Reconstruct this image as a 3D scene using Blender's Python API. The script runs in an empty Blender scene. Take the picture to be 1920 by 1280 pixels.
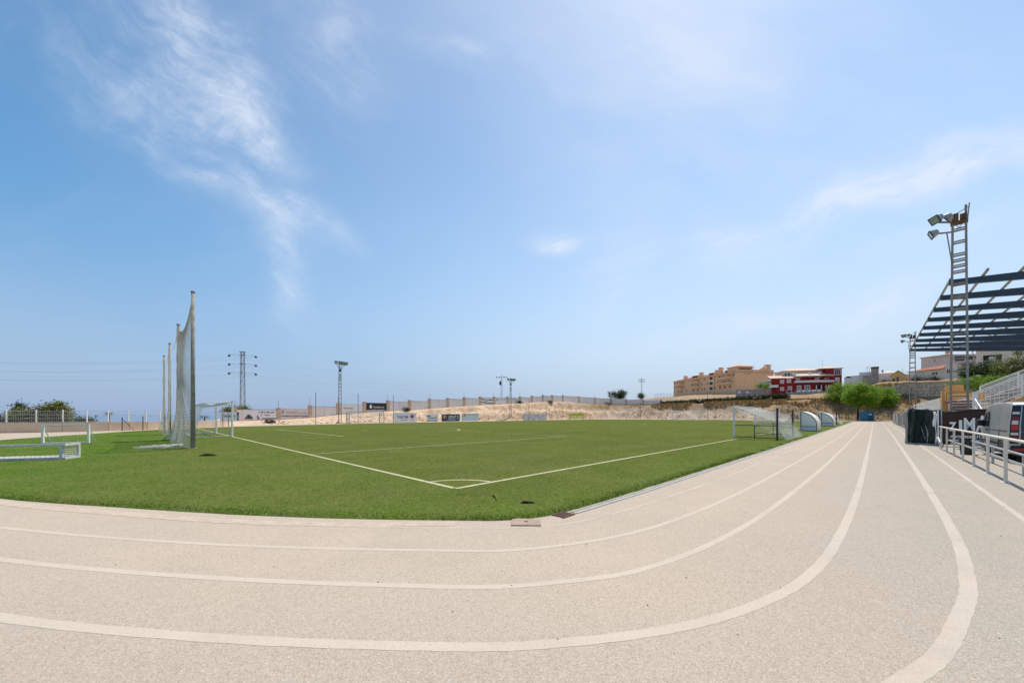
import bpy, bmesh, math, random
import numpy as np
from mathutils import Vector, Matrix
R = math.radians
PI = math.pi
random.seed(7)
rng = np.random.default_rng(7)
S = bpy.context.scene
COL = S.collection

# ------------------------------------------------------------------ camera
F, EYE, HY = 690.0, 1.55, 777.0          # focal length in photo pixels, eye height, horizon row
cam = bpy.data.cameras.new('camera')
cam.sensor_width = 36; cam.lens = 36 * F / 1920
cam.shift_y = (HY - 640) / 1920
cam.clip_start = .1; cam.clip_end = 60000
co = bpy.data.objects.new('camera', cam); COL.objects.link(co)
co.location = (0, 0, EYE); co.rotation_euler = (PI / 2, 0, 0)
S.camera = co

# ------------------------------------------------------------------ light
SUN_EL, SUN_AZ = R(68), R(38)            # azimuth measured from +Y towards +X
w = bpy.data.worlds.new('World'); S.world = w; w.use_nodes = True
nt = w.node_tree; nt.nodes.clear()
def N(t, **k):
    n = nt.nodes.new(t)
    for a, b in k.items(): setattr(n, a, b)
    return n
def L(a, b): nt.links.new(a, b)
def mth(op, a, b=None, c=None, clamp=False):
    n = N('ShaderNodeMath', operation=op); n.use_clamp = clamp
    for i, x in enumerate((a, b, c)):
        if x is None: continue
        if isinstance(x, (int, float)): n.inputs[i].default_value = x
        else: L(x, n.inputs[i])
    return n.outputs[0]
out = N('ShaderNodeOutputWorld'); bg = N('ShaderNodeBackground'); bg.inputs[1].default_value = .14
sky = N('ShaderNodeTexSky', sky_type='NISHITA'); sky.sun_disc = False
sky.sun_elevation = SUN_EL; sky.sun_rotation = SUN_AZ
sky.altitude = 0; sky.air_density = 1.0; sky.dust_density = 0.6; sky.ozone_density = 3.0
tc = N('ShaderNodeTexCoord'); sp = N('ShaderNodeSeparateXYZ'); L(tc.outputs['Generated'], sp.inputs[0])
X, Y, Z = sp.outputs
ya = mth('MAXIMUM', mth('ABSOLUTE', Y), .25)
tx = mth('DIVIDE', X, ya); tz = mth('DIVIDE', Z, ya)
cb = N('ShaderNodeCombineXYZ'); L(tx, cb.inputs[0]); L(tz, cb.inputs[1])
def rotmap(ang, sx, sy, vec):
    # rotate first, then scale, so the noise is drawn out along one direction
    m = N('ShaderNodeMapping'); m.inputs['Rotation'].default_value = (0, 0, ang); L(vec, m.inputs[0])
    m2 = N('ShaderNodeMapping'); m2.inputs['Scale'].default_value = (sx, sy, 1); L(m.outputs[0], m2.inputs[0])
    return m2.outputs[0]
def noise(vec, sc, det=8, rough=.6, dist=0.):
    n = N('ShaderNodeTexNoise'); n.inputs['Scale'].default_value = sc; n.inputs['Detail'].default_value = det
    n.inputs['Roughness'].default_value = rough; n.inputs['Distortion'].default_value = dist
    L(vec, n.inputs['Vector']); return n.outputs['Fac']
def ramp(x, lo, hi):
    n = N('ShaderNodeMapRange', interpolation_type='SMOOTHSTEP'); L(x, n.inputs[0])
    n.inputs[1].default_value = lo; n.inputs[2].default_value = hi; return n.outputs[0]
# domain warp
wn = N('ShaderNodeTexNoise'); wn.inputs['Scale'].default_value = 2.6; wn.inputs['Detail'].default_value = 5
L(cb.outputs[0], wn.inputs['Vector'])
ws = N('ShaderNodeVectorMath', operation='MULTIPLY_ADD'); L(wn.outputs['Color'], ws.inputs[0])
ws.inputs[1].default_value = (.22, .22, 0); L(cb.outputs[0], ws.inputs[2])
wv = N('ShaderNodeVectorMath', operation='SUBTRACT'); L(ws.outputs[0], wv.inputs[0]); wv.inputs[1].default_value = (.11, .11, 0)
VEC = wv.outputs[0]
sv = N('ShaderNodeSeparateXYZ'); L(VEC, sv.inputs[0])
def blob(cx, cy, ang, la, lb):
    """a soft elongated patch of cirrus round one direction of the sky"""
    dx = mth('SUBTRACT', sv.outputs[0], cx); dy = mth('SUBTRACT', sv.outputs[1], cy)
    c, s = math.cos(ang), math.sin(ang)
    a = mth('ADD', mth('MULTIPLY', dx, c / la), mth('MULTIPLY', dy, s / la))
    b = mth('ADD', mth('MULTIPLY', dx, -s / lb), mth('MULTIPLY', dy, c / lb))
    d = mth('ADD', mth('MULTIPLY', a, a), mth('MULTIPLY', b, b))
    return mth('EXPONENT', mth('MULTIPLY', d, -1.0))
def px(x, y): return ((x - 960) / F, (HY - y) / F)
fil1 = mth('MULTIPLY', ramp(noise(rotmap(R(36), 1, 3.4, VEC), 2.6, 10, .66), .30, .74), ramp(noise(VEC, 7, 8, .65), .15, .75))
fil2 = ramp(noise(rotmap(R(-20), 1, 4.5, VEC), 2.6, 10, .64), .30, .78)
broad = noise(rotmap(R(15), 1, 2, VEC), 1.3, 7, .55)
def addb(lst):
    t = None
    for (x, y, ang, la, lb, k) in lst:
        cx, cy = px(x, y); b = mth('MULTIPLY', blob(cx, cy, R(ang), la / F, lb / F), k)
        t = b if t is None else mth('ADD', t, b)
    return t
left = addb([(400, 130, -62, 220, 70, .50), (250, 150, -38, 190, 60, .40), (450, 220, -60, 110, 34, .42), (340, 20, -60, 120, 60, .35), (330, 260, -25, 200, 50, .3), (520, 385, -36, 95, 24, .85), (400, 345, -20, 90, 24, .4),
             (530, 475, -70, 85, 26, .55), (560, 545, -72, 90, 40, .42), (610, 440, -38, 70, 14, .5), (330, 90, -50, 200, 130, .35), (640, 80, -60, 120, 80, .55), (850, 100, -30, 70, 28, .6), (480, 200, -70, 120, 40, .3)])
right = addb([(1690, 340, 19, 200, 34, .75), (1560, 395, 22, 90, 30, .6), (1860, 300, 20, 190, 30, .7), (1950, 262, 22, 120, 30, .6), (1045, 462, 5, 42, 24, 1.0), (1370, 470, 10, 90, 40, .55),
              (1150, 520, 60, 90, 50, .35), (1790, 440, 12, 150, 22, .35), (1600, 570, 12, 260, 30, .35), (1440, 610, 5, 380, 40, .3)])
veil = addb([(1290, 50, -20, 330, 190, .85), (1180, 260, -40, 330, 170, .28), (1500, 300, 20, 420, 200, .16)])
mask = mth('ADD', mth('MULTIPLY', left, mth('ADD', mth('MULTIPLY', fil1, 1.25), .10)), mth('MULTIPLY', right, mth('ADD', mth('MULTIPLY', fil2, 1.3), .22)))
mask = mth('ADD', mask, mth('MULTIPLY', veil, ramp(broad, .2, .75)))
gen = mth('MULTIPLY', mth('MULTIPLY', ramp(broad, .48, .8), fil2), .18)
mask = mth('MULTIPLY', mth('ADD', mask, gen), .78, clamp=True)
cap = mth('MINIMUM', mask, .8)
def vmul(a, col):
    n = N('ShaderNodeVectorMath', operation='MULTIPLY'); L(a, n.inputs[0]); n.inputs[1].default_value = col; return n.outputs[0]
gm = N('ShaderNodeGamma'); gm.inputs[1].default_value = 1.3; L(vmul(sky.outputs[0], (.185,) * 3), gm.inputs[0])     # a deeper, drier summer blue
blue = vmul(gm.outputs[0], (1.33 / .185, 1.22 / .185, .94 / .185))
# away from the sun the sky is deeper and bluer, towards it paler
dp = N('ShaderNodeVectorMath', operation='DOT_PRODUCT'); L(tc.outputs['Generated'], dp.inputs[0])
dp.inputs[1].default_value = (math.cos(SUN_EL) * math.sin(SUN_AZ), math.cos(SUN_EL) * math.cos(SUN_AZ), math.sin(SUN_EL))
deep = N('ShaderNodeMix', data_type='RGBA', blend_type='MULTIPLY'); L(mth('MULTIPLY', ramp(dp.outputs['Value'], .78, .22), ramp(Z, .06, .40)), deep.inputs['Factor'])
L(blue, deep.inputs['A']); deep.inputs['B'].default_value = (.13, .66, .90, 1)
hz = mth('MULTIPLY', ramp(Z, .64, -.04), .95)             # pale sea haze low over the horizon
hc = N('ShaderNodeMix', data_type='RGBA'); L(ramp(dp.outputs['Value'], .20, .66), hc.inputs['Factor'])
hc.inputs['A'].default_value = (.275 / .185, .395 / .185, .625 / .185, 1); hc.inputs['B'].default_value = (.60 / .185, .66 / .185, .79 / .185, 1)
mx0 = N('ShaderNodeMix', data_type='RGBA'); L(hz, mx0.inputs['Factor']); L(deep.outputs['Result'], mx0.inputs['A']); L(hc.outputs['Result'], mx0.inputs['B'])
mx = N('ShaderNodeMix', data_type='RGBA'); L(cap, mx.inputs['Factor']); L(mx0.outputs['Result'], mx.inputs['A'])
mx.inputs['B'].default_value = (4.0, 4.35, 5.0, 1)
L(mx.outputs['Result'], bg.inputs[0]); L(bg.outputs[0], out.inputs[0])

sl = bpy.data.lights.new('sun', 'SUN'); sl.energy = 3.3; sl.angle = R(.53); sl.color = (1, .95, .86)
so = bpy.data.objects.new('sun', sl); COL.objects.link(so)
sd = Vector((math.cos(SUN_EL) * math.sin(SUN_AZ), math.cos(SUN_EL) * math.cos(SUN_AZ), math.sin(SUN_EL)))
so.rotation_euler = sd.to_track_quat('Z', 'Y').to_euler(); so.location = sd * 80
vs = S.view_settings
vs.view_transform = 'Standard'; vs.look = 'None'; vs.gamma = 1; vs.use_curve_mapping = False
vs.exposure = .5
S.cycles.max_bounces = 6; S.cycles.diffuse_bounces = 3; S.cycles.transparent_max_bounces = 12

# ------------------------------------------------------------------ the pitch frame
AZ = R(44.5)
U = np.array([math.sin(AZ), math.cos(AZ)]); V = np.array([-math.cos(AZ), math.sin(AZ)])
C0 = np.array([-1.16, 7.6])              # the near corner of the pitch
PR = R(45.5)                             # rotation that takes local x to U and local y to V
def W(u, v, z=0.):
    p = C0 + u * U + v * V
    return Vector((p[0], p[1], z))
def to_uv(x, y):
    r = np.array([x, y]) - C0
    return float(r @ U), float(r @ V)
def at(pxx, D): return Vector(((pxx - 960) / F * D, D, 0))
def zat(py, D): return EYE + (HY - py) * D / F
def d_on_v(pxx, v):
    x = (pxx - 960) / F
    return (v + C0 @ V) / (np.array([x, 1]) @ V)
def d_on_u(pxx, u):
    x = (pxx - 960) / F
    return (u + C0 @ U) / (np.array([x, 1]) @ U)
def u_on_v(pxx, v):
    D = d_on_v(pxx, v); return to_uv((pxx - 960) / F * D, D)[0], D

# ------------------------------------------------------------------ materials
MATS = {}
def mk(name, c1, c2=None, sc=4., rough=.7, bump=0., bsc=None, metal=0., det=6, lo=.35, hi=.65, c3=None, sc3=.3, island=0., spec=None):
    m = bpy.data.materials.new(name); m.use_nodes = True
    t = m.node_tree; n = t.nodes; b = n['Principled BSDF']
    b.inputs['Roughness'].default_value = rough; b.inputs['Metallic'].default_value = metal
    if spec is None and rough >= .65: spec = .12
    if spec is not None: b.inputs['Specular IOR Level'].default_value = spec
    tcn = n.new('ShaderNodeTexCoord')
    c2 = c2 or tuple(x * .82 for x in c1)
    nz = n.new('ShaderNodeTexNoise'); nz.inputs['Scale'].default_value = sc; nz.inputs['Detail'].default_value = det
    nz.inputs['Roughness'].default_value = .62
    t.links.new(tcn.outputs['Object'], nz.inputs['Vector'])
    mr = n.new('ShaderNodeMapRange'); mr.inputs[1].default_value = lo; mr.inputs[2].default_value = hi
    t.links.new(nz.outputs['Fac'], mr.inputs[0])
    mi = n.new('ShaderNodeMix'); mi.data_type = 'RGBA'
    mi.inputs['A'].default_value = (*c1, 1); mi.inputs['B'].default_value = (*c2, 1)
    t.links.new(mr.outputs[0], mi.inputs['Factor']); res = mi.outputs['Result']
    if c3 is not None:
        n3 = n.new('ShaderNodeTexNoise'); n3.inputs['Scale'].default_value = sc3; n3.inputs['Detail'].default_value = 5
        t.links.new(tcn.outputs['Object'], n3.inputs['Vector'])
        m3 = n.new('ShaderNodeMapRange'); m3.inputs[1].default_value = .45; m3.inputs[2].default_value = .68
        t.links.new(n3.outputs['Fac'], m3.inputs[0])
        x3 = n.new('ShaderNodeMix'); x3.data_type = 'RGBA'; t.links.new(m3.outputs[0], x3.inputs['Factor'])
        t.links.new(res, x3.inputs['A']); x3.inputs['B'].default_value = (*c3, 1); res = x3.outputs['Result']
    if island:
        g = n.new('ShaderNodeNewGeometry'); hs = n.new('ShaderNodeHueSaturation')
        r1 = n.new('ShaderNodeMapRange'); r1.inputs[3].default_value = 1 - island; r1.inputs[4].default_value = 1 + island
        t.links.new(g.outputs['Random Per Island'], r1.inputs[0]); t.links.new(r1.outputs[0], hs.inputs['Value'])
        t.links.new(res, hs.inputs['Color']); res = hs.outputs['Color']
    t.links.new(res, b.inputs['Base Color'])
    if bump:
        nb = n.new('ShaderNodeTexNoise'); nb.inputs['Scale'].default_value = bsc or sc * 3; nb.inputs['Detail'].default_value = 5
        t.links.new(tcn.outputs['Object'], nb.inputs['Vector'])
        bp = n.new('ShaderNodeBump'); bp.inputs['Strength'].default_value = bump; bp.inputs['Distance'].default_value = .05
        t.links.new(nb.outputs['Fac'], bp.inputs['Height']); t.links.new(bp.outputs[0], b.inputs['Normal'])
    MATS[name] = m
    return m
def leafmat(name, c1, c2, island=.45):
    m = mk(name, c1, c2, .8, .55, island=island, lo=.3, hi=.7)
    t = m.node_tree; b = t.nodes['Principled BSDF']; o = t.nodes['Material Output']
    tr = t.nodes.new('ShaderNodeBsdfTranslucent'); ms = t.nodes.new('ShaderNodeMixShader'); ms.inputs[0].default_value = .38
    src = b.inputs['Base Color'].links[0].from_socket
    t.links.new(src, tr.inputs[0]); t.links.new(b.outputs[0], ms.inputs[1]); t.links.new(tr.outputs[0], ms.inputs[2])
    t.links.new(ms.outputs[0], o.inputs[0])
    return m
M = MATS
mk('white_paint', (.90, .86, .79), (.82, .78, .71), 3, .5)
mk('worn_white_paint', (.72, .71, .68), (.5, .48, .44), 9, .55)
mk('galvanised', (.42, .43, .43), (.3, .31, .31), 6, .45, metal=.4)
mk('rail_steel', (.76, .70, .61), (.64, .58, .49), 8, .55, spec=.2)
mk('mast_steel', (.37, .335, .285), (.26, .23, .195), 5, .6, spec=.2)
mk('pole_concrete', (.36, .34, .30), (.22, .21, .19), 5, .85, bump=.3, bsc=30)
mk('dark_steel', (.055, .06, .06), (.03, .033, .035), 6, .5, metal=.2)
mk('rafter_blue', (.034, .064, .095), (.025, .048, .072), 2.5, .5)
mk('net_cord', (.72, .67, .57), (.6, .55, .46), 2, .8)
mk('goal_net_cord', (.74, .73, .69), (.62, .6, .55), 2, .8)
mk('wall_render', (.86, .80, .76), (.78, .71, .66), .8, .85, c3=(.82, .73, .65), sc3=.25)
mk('wall_pillar', (.68, .50, .36), (.52, .37, .26), 1.6, .9, bump=.4, bsc=6)
mk('low_wall_sand', (.70, .53, .38), (.60, .44, .31), 1.0, .95, c3=(.55, .39, .27), sc3=.3, bump=.3, bsc=6)
mk('orange_render', (.87, .56, .32), (.80, .50, .28), .35, .9, c3=(.84, .53, .30), sc3=.1)
mk('orange_trim', (.82, .60, .40), (.74, .52, .33), .6, .9)
mk('roof_tile', (.68, .44, .32), (.54, .32, .22), 2.2, .85, bump=.5, bsc=5)
mk('red_roof_tile', (.40, .17, .09), (.28, .11, .06), 2.2, .85, bump=.5, bsc=5)
mk('pale_roof_tile', (.72, .54, .44), (.6, .43, .34), 2.0, .85, bump=.5, bsc=5)
mk('red_brick', (.38, .040, .038), (.29, .029, .028), 1.6, .85, bump=.3, bsc=8)
mk('cream_render', (.82, .73, .60), (.74, .64, .51), .5, .9)
mk('pink_render', (.78, .66, .59), (.7, .58, .51), .5, .9)
mk('house_white', (.86, .83, .78), (.76, .72, .67), .5, .9)
mk('yellow_render', (.78, .57, .26), (.68, .48, .21), .7, .9)
mk('rough_masonry', (.44, .38, .33), (.30, .25, .21), 1.4, .95, bump=.6, bsc=5)
mk('window_glass', (.035, .045, .055), (.02, .025, .03), 1, .08)
mk('window_shutter', (.66, .66, .64), (.56, .56, .54), 6, .6)
mk('void_dark', (.045, .036, .03), (.03, .025, .02), 2, .8)
mk('concrete', (.40, .38, .35), (.28, .265, .24), 1.2, .9, bump=.4, bsc=5)
mk('retaining_stone', (.56, .46, .35), (.40, .32, .24), .8, .95, bump=.8, bsc=3)
mk('tread_white', (.82, .77, .70), (.68, .62, .55), 3, .7)
mk('seat_brown', (.26, .105, .075), (.18, .072, .05), 2, .6)
mk('stand_orange', (.76, .42, .17), (.66, .35, .13), .8, .85)
mk('tarp_green', (.022, .040, .034), (.010, .020, .017), 3.5, .5, bump=.9, bsc=7, spec=.25)
mk('banner_brown', (.075, .045, .036), (.05, .03, .025), 2.5, .7, bump=.3, bsc=5)
mk('lettering_white', (.88, .86, .83), (.82, .8, .77), 5, .6)
mk('lettering_dark', (.06, .07, .08), (.04, .045, .05), 5, .6)
mk('lettering_grey', (.22, .22, .23), (.16, .16, .17), 5, .6)
mk('van_grey', (.50, .51, .50), (.46, .47, .46), 1.5, .28, metal=.45)
mk('van_grey_shaded', (.028, .032, .042), (.02, .024, .03), 1.5, .16)  # the van's grey with the shade of its rear put into the colour
mk('black_plastic', (.018, .019, .02), (.012, .012, .013), 8, .5)
mk('rubber', (.018, .018, .018), (.012, .012, .012), 12, .85)
mk('lamp_red', (.55, .012, .012), (.42, .01, .01), 5, .15)
mk('lamp_dark_red', (.17, .008, .010), (.12, .006, .008), 5, .15)
mk('lamp_clear', (.72, .68, .60), (.6, .56, .5), 8, .12)
mk('lamp_glass', (.40, .46, .40), (.28, .33, .28), 4, .06)
mk('lamp_housing', (.46, .45, .42), (.34, .33, .3), 5, .45, metal=.3)
mk('rust', (.22, .115, .06), (.14, .07, .04), 5, .9)
mk('blue_cabin', (.008, .17, .29), (.006, .13, .225), 1, .5)
mk('blue_cabin_dark', (.008, .05, .085), (.006, .035, .06), 1, .5)
mk('dugout_panel', (.88, .86, .81), (.82, .79, .74), 2, .5, spec=.25)
mk('dugout_shell', (.84, .79, .72), (.74, .69, .62), 1.4, .5)
mk('bark', (.10, .065, .045), (.06, .04, .028), 3, .95, bump=.8, bsc=8)
mk('board_white', (.86, .83, .80), (.8, .77, .74), .8, .7)
mk('board_pale', (.76, .69, .65), (.68, .61, .57), .8, .7)
mk('board_black', (.035, .033, .03), (.025, .024, .022), 1, .6)
mk('board_navy', (.025, .055, .095), (.02, .04, .07), 1, .6)
mk('board_sky', (.46, .62, .66), (.56, .68, .69), .6, .6)
mk('board_lime', (.50, .56, .02), (.44, .5, .018), 1, .6)
mk('teal', (.02, .07, .09), (.015, .05, .07), 1, .6)
mk('red_print', (.55, .12, .06), (.45, .09, .05), 1, .6)
mk('gold_print', (.55, .36, .08), (.45, .3, .06), 1, .6)
mk('graffiti_blue', (.30, .34, .48), (.42, .44, .52), 1, .7)
mk('cover_iron', (.20, .12, .095), (.13, .078, .062), 14, .8, bump=.5, bsc=60)
mk('cover_concrete', (.40, .30, .24), (.33, .24, .19), 10, .9, bump=.4, bsc=50)
mk('drain_grey', (.40, .375, .345), (.31, .29, .265), 9, .8)
mk('kerb_beige', (.53, .425, .335), (.42, .335, .255), 6, .9, bump=.4, bsc=40)
mk('soil_dark', (.018, .02, .012), (.03, .03, .018), 20, 1)
mk('plastic_bin', (.028, .035, .032), (.02, .025, .023), 3, .5)
mk('wire', (.16, .17, .19), (.12, .13, .14), 3, .6)
mk('mesh_wire', (.62, .63, .64), (.52, .53, .54), 3, .5)
mk('sheet_tan', (.48, .34, .22), (.38, .26, .16), 1.5, .8)
mk('sheet_grey', (.36, .34, .31), (.27, .25, .23), 1.5, .8)
mk('car_white', (.72, .72, .72), (.68, .68, .68), 1, .2)
mk('dead_brush', (.13, .09, .06), (.07, .05, .035), 3, 1, island=.4)
mk('dry_grass', (.52, .36, .16), (.36, .24, .11), 1.2, 1, island=.35)
leafmat('pine_leaf', (.24, .38, .016), (.155, .275, .014))
leafmat('bush_leaf', (.17, .18, .035), (.11, .125, .026))
leafmat('dark_leaf', (.05, .08, .02), (.03, .052, .014))
leafmat('bright_leaf', (.20, .33, .025), (.13, .24, .02))
leafmat('hedge_leaf', (.028, .055, .014), (.018, .036, .010))
leafmat('palm_leaf', (.13, .13, .06), (.085, .09, .04))

# track, lines, turf, terrain, sea get their own node groups
def nodes_of(name, rough=.9):
    m = bpy.data.materials.new(name); m.use_nodes = True
    t = m.node_tree; b = t.nodes['Principled BSDF']; b.inputs['Roughness'].default_value = rough
    b.inputs['Specular IOR Level'].default_value = .5 if rough < .5 else .08
    MATS[name] = m
    tcn = t.nodes.new('ShaderNodeTexCoord')
    class H: pass
    h = H(); h.t, h.b, h.m, h.obj = t, b, m, tcn.outputs['Object']
    def nz(sc, det=5, rough=.6, vec=None):
        n = t.nodes.new('ShaderNodeTexNoise'); n.inputs['Scale'].default_value = sc; n.inputs['Detail'].default_value = det
        n.inputs['Roughness'].default_value = rough; t.links.new(vec or h.obj, n.inputs['Vector']); return n.outputs['Fac']
    def rg(x, a, b_, c=0., d=1.):
        n = t.nodes.new('ShaderNodeMapRange'); t.links.new(x, n.inputs[0])
        for i, q in enumerate((a, b_, c, d)): n.inputs[i + 1].default_value = q
        return n.outputs[0]
    def mix(f, a, b_, bt='MIX'):
        n = t.nodes.new('ShaderNodeMix'); n.data_type = 'RGBA'; n.blend_type = bt
        for k, q in (('Factor', f), ('A', a), ('B', b_)):
            if isinstance(q, tuple): n.inputs[k].default_value = (*q, 1)
            elif isinstance(q, (float, int)): n.inputs[k].default_value = q
            else: t.links.new(q, n.inputs[k])
        return n.outputs['Result']
    def mt(op, a, b_=None):
        n = t.nodes.new('ShaderNodeMath'); n.operation = op
        for i, q in enumerate((a, b_)):
            if q is None: continue
            if isinstance(q, (int, float)): n.inputs[i].default_value = q
            else: t.links.new(q, n.inputs[i])
        return n.outputs[0]
    def vor(sc, feat='F1'):
        n = t.nodes.new('ShaderNodeTexVoronoi'); n.feature = feat; n.inputs['Scale'].default_value = sc
        t.links.new(h.obj, n.inputs['Vector']); return n
    def mapv(scale, rot=(0, 0, 0)):
        n = t.nodes.new('ShaderNodeMapping'); n.inputs['Scale'].default_value = scale; n.inputs['Rotation'].default_value = rot
        t.links.new(h.obj, n.inputs[0]); return n.outputs[0]
    def bump(x, s, d=.02):
        n = t.nodes.new('ShaderNodeBump'); n.inputs['Strength'].default_value = s; n.inputs['Distance'].default_value = d
        t.links.new(x, n.inputs['Height']); t.links.new(n.outputs[0], b.inputs['Normal'])
    h.nz, h.rg, h.mix, h.mt, h.vor, h.mapv, h.bump = nz, rg, mix, mt, vor, mapv, bump
    h.col = lambda c: t.links.new(c, b.inputs['Base Color'])
    return h
def track_colour(h):
    base = h.mix(h.rg(h.nz(.22, 5), .35, .65), (.45, .360, .278), (.415, .347, .277))
    s3 = h.t.nodes.new('ShaderNodeSeparateXYZ'); h.t.links.new(h.obj, s3.inputs[0])
    legl = h.mt('SUBTRACT', h.mt('ADD', h.mt('MULTIPLY', s3.outputs[0], -.83), h.mt('MULTIPLY', s3.outputs[1], -.55)), 2.45)
    outer = h.mt('MAXIMUM', h.mt('SUBTRACT', h.mt('MULTIPLY', s3.outputs[1], -1), 2.75), legl)
    outer = h.mt('ADD', outer, h.mt('MULTIPLY', h.mt('SUBTRACT', h.nz(.35, 4), .5), 2.2))
    base = h.mix(h.rg(outer, 1.4, 4.4, 0, .85), base, (.315, .286, .243))          # outer lanes are dirtier grey, with lens vignetting also put into the colour
    base = h.mix(h.rg(h.nz(1.1, 6), .45, .8), base, (.385, .318, .252))
    v = h.vor(120)
    sp = h.t.nodes.new('ShaderNodeSeparateColor'); h.t.links.new(v.outputs['Color'], sp.inputs[0])
    base = h.mix(h.rg(sp.outputs[0], .74, .80, 0, .42), base, (.21, .165, .125))     # dark stones in the aggregate
    base = h.mix(h.rg(sp.outputs[1], .78, .84, 0, .5), base, (.55, .465, .38))       # pale stones
    base = h.mix(h.rg(h.nz(28, 3, .7), .52, .76, 0, .24), base, (.29, .235, .185))
    base = h.mix(h.rg(h.nz(9, 4, .75, h.mapv((1, 1, 1))), .60, .74, 0, .35), base, (.30, .25, .20))
    v2 = h.vor(1.9)
    base = h.mix(h.rg(v2.outputs['Distance'], .014, .024, .7, 0), base, (.16, .13, .105))   # pits and specks
    return base, v
h = nodes_of('track_asphalt', .92)
c, v = track_colour(h); h.col(c)
h.bump(h.mt('ADD', h.mt('MULTIPLY', v.outputs['Distance'], .9), h.nz(160, 3)), .22, .004)
h = nodes_of('lane_paint', .85)
c, v = track_colour(h)
f = h.mt('MAXIMUM', h.rg(h.nz(1.3, 7, .68), .40, .78, .12, .75), h.rg(h.nz(60, 4, .7), .48, .64, 0, .75))
h.col(h.mix(f, (.515, .442, .362), c)); h.bump(v.outputs['Distance'], .35, .004)
h = nodes_of('faint_lane_paint', .85)
c, v = track_colour(h)
f = h.mt('MAXIMUM', h.rg(h.nz(1.2, 6, .65), .38, .62, .25, .9), h.rg(h.nz(45, 4, .7), .5, .66, 0, .8))
h.col(h.mix(f, (.515, .442, .362), c)); h.bump(v.outputs['Distance'], .35, .004)

def turf_nodes(name):
    h = nodes_of(name, .85)
    t = h.t
    at_ = t.nodes.new('ShaderNodeAttribute'); at_.attribute_name = 'inset'
    inset = at_.outputs['Fac']
    s3 = t.nodes.new('ShaderNodeSeparateXYZ'); t.links.new(h.obj, s3.inputs[0])
    uu, vv = s3.outputs[0], s3.outputs[1]
    wig = h.mt('MULTIPLY', h.mt('SUBTRACT', h.nz(.5, 4), .5), 2.0)
    # worn, sandy olive pitch against fresh green at the rim and behind the goal
    edge = h.rg(h.mt('ADD', inset, wig), .05, 1.1, .85, 0)
    behind = h.mt('MULTIPLY', h.rg(uu, -1.6, -3.2), h.rg(h.mt('ADD', vv, h.mt('MULTIPLY', uu, -.33)), 16.9, 17.1))
    leftish = h.rg(h.mt('ADD', uu, h.mt('MULTIPLY', wig, .8)), -1.5, -6.5, 0, .75)
    apron = h.mt('MULTIPLY', h.mt('MAXIMUM', h.rg(h.mt('ADD', uu, h.mt('MULTIPLY', wig, .35)), .25, -.6), h.rg(h.mt('ADD', vv, h.mt('MULTIPLY', wig, .35)), .2, -1.2)), h.rg(h.nz(.55, 6, .65), .34, .62, .95, .15))
    fresh = h.mt('MAXIMUM', h.mt('MAXIMUM', h.mt('MAXIMUM', edge, behind), leftish), h.mt('MULTIPLY', apron, .75))
    streak = h.nz(1.0, 6, .6, h.mapv((.10, .7, 1)))
    streak2 = h.nz(1.0, 6, .6, h.mapv((.5, .06, 1)))
    patch = h.rg(h.nz(.16, 5), .38, .66)
    worn = h.mix(h.rg(streak, .38, .60), (.142, .150, .046), (.082, .108, .026))
    worn = h.mix(h.rg(streak2, .45, .7, 0, .7), worn, (.152, .154, .050))
    worn = h.mix(h.mt('MULTIPLY', patch, .45), worn, (.086, .118, .015))
    green = h.mix(h.rg(h.nz(.6, 5), .35, .65), (.070, .140, .012), (.050, .108, .010))
    deep = h.mix(h.rg(h.nz(.5, 5), .35, .65), (.048, .150, .009), (.036, .120, .008))
    green = h.mix(h.mt('MAXIMUM', behind, h.rg(uu, -3.5, -6.5)), green, deep)
    pat2 = h.rg(h.nz(.75, 7, .68, h.mapv((1, .55, 1))), .36, .64)
    worn = h.mix(h.mt('MULTIPLY', pat2, .7), worn, (.064, .096, .022))             # greener islands between the sanded patches
    green = h.mix(h.mt('MULTIPLY', h.rg(h.nz(.8, 8, .7), .42, .64), .85), green, (.132, .158, .050))
    seam = h.mt('MULTIPLY', h.rg(uu, -1.8, -2.6), h.rg(h.mt('ABSOLUTE', h.mt('ADD', h.mt('ADD', vv, h.mt('MULTIPLY', uu, -.33)), -16.95)), .035, .015))
    c = h.mix(fresh, worn, green); c = h.mix(h.mt('MULTIPLY', seam, .8), c, (.012, .022, .005))
    c = h.mix(h.rg(h.nz(9, 5, .7), .42, .68, 0, .38), c, (.19, .178, .058))      # sand infill between the tufts
    c = h.mix(h.rg(h.nz(30, 4, .75), .42, .62, 0, .62), c, (.055, .075, .012))
    pale = h.vor(4.3)
    c = h.mix(h.rg(pale.outputs['Distance'], .03, .06, .5, 0), c, (.30, .29, .17))
    c = h.mix(h.mt('MULTIPLY', h.rg(h.nz(22, 3, .7), .53, .68), .55), c, (.225, .225, .092))
    g = t.nodes.new('ShaderNodeNewGeometry'); hs = t.nodes.new('ShaderNodeHueSaturation')
    t.links.new(h.rg(g.outputs['Random Per Island'], 0, 1, .86, 1.22), hs.inputs['Value']); t.links.new(c, hs.inputs['Color'])
    return h, c, hs.outputs['Color']
h, c, ci = turf_nodes('turf_sheet'); h.col(c); h.b.inputs['Specular IOR Level'].default_value = 0
h.bump(h.nz(45, 4, .8), .6, .015)
h, c, ci = turf_nodes('turf_blade'); h.col(ci); h.b.inputs['Specular IOR Level'].default_value = 0
h = nodes_of('pitch_paint', .85)
f = h.rg(h.nz(14, 5, .75), .44, .66, 0, .6)
h.col(h.mix(h.mt('MAXIMUM', f, h.rg(h.nz(.7, 4), .45, .75, 0, .5)), (.52, .49, .32), (.13, .14, .04)))
h = nodes_of('faint_pitch_paint', .85)
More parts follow.
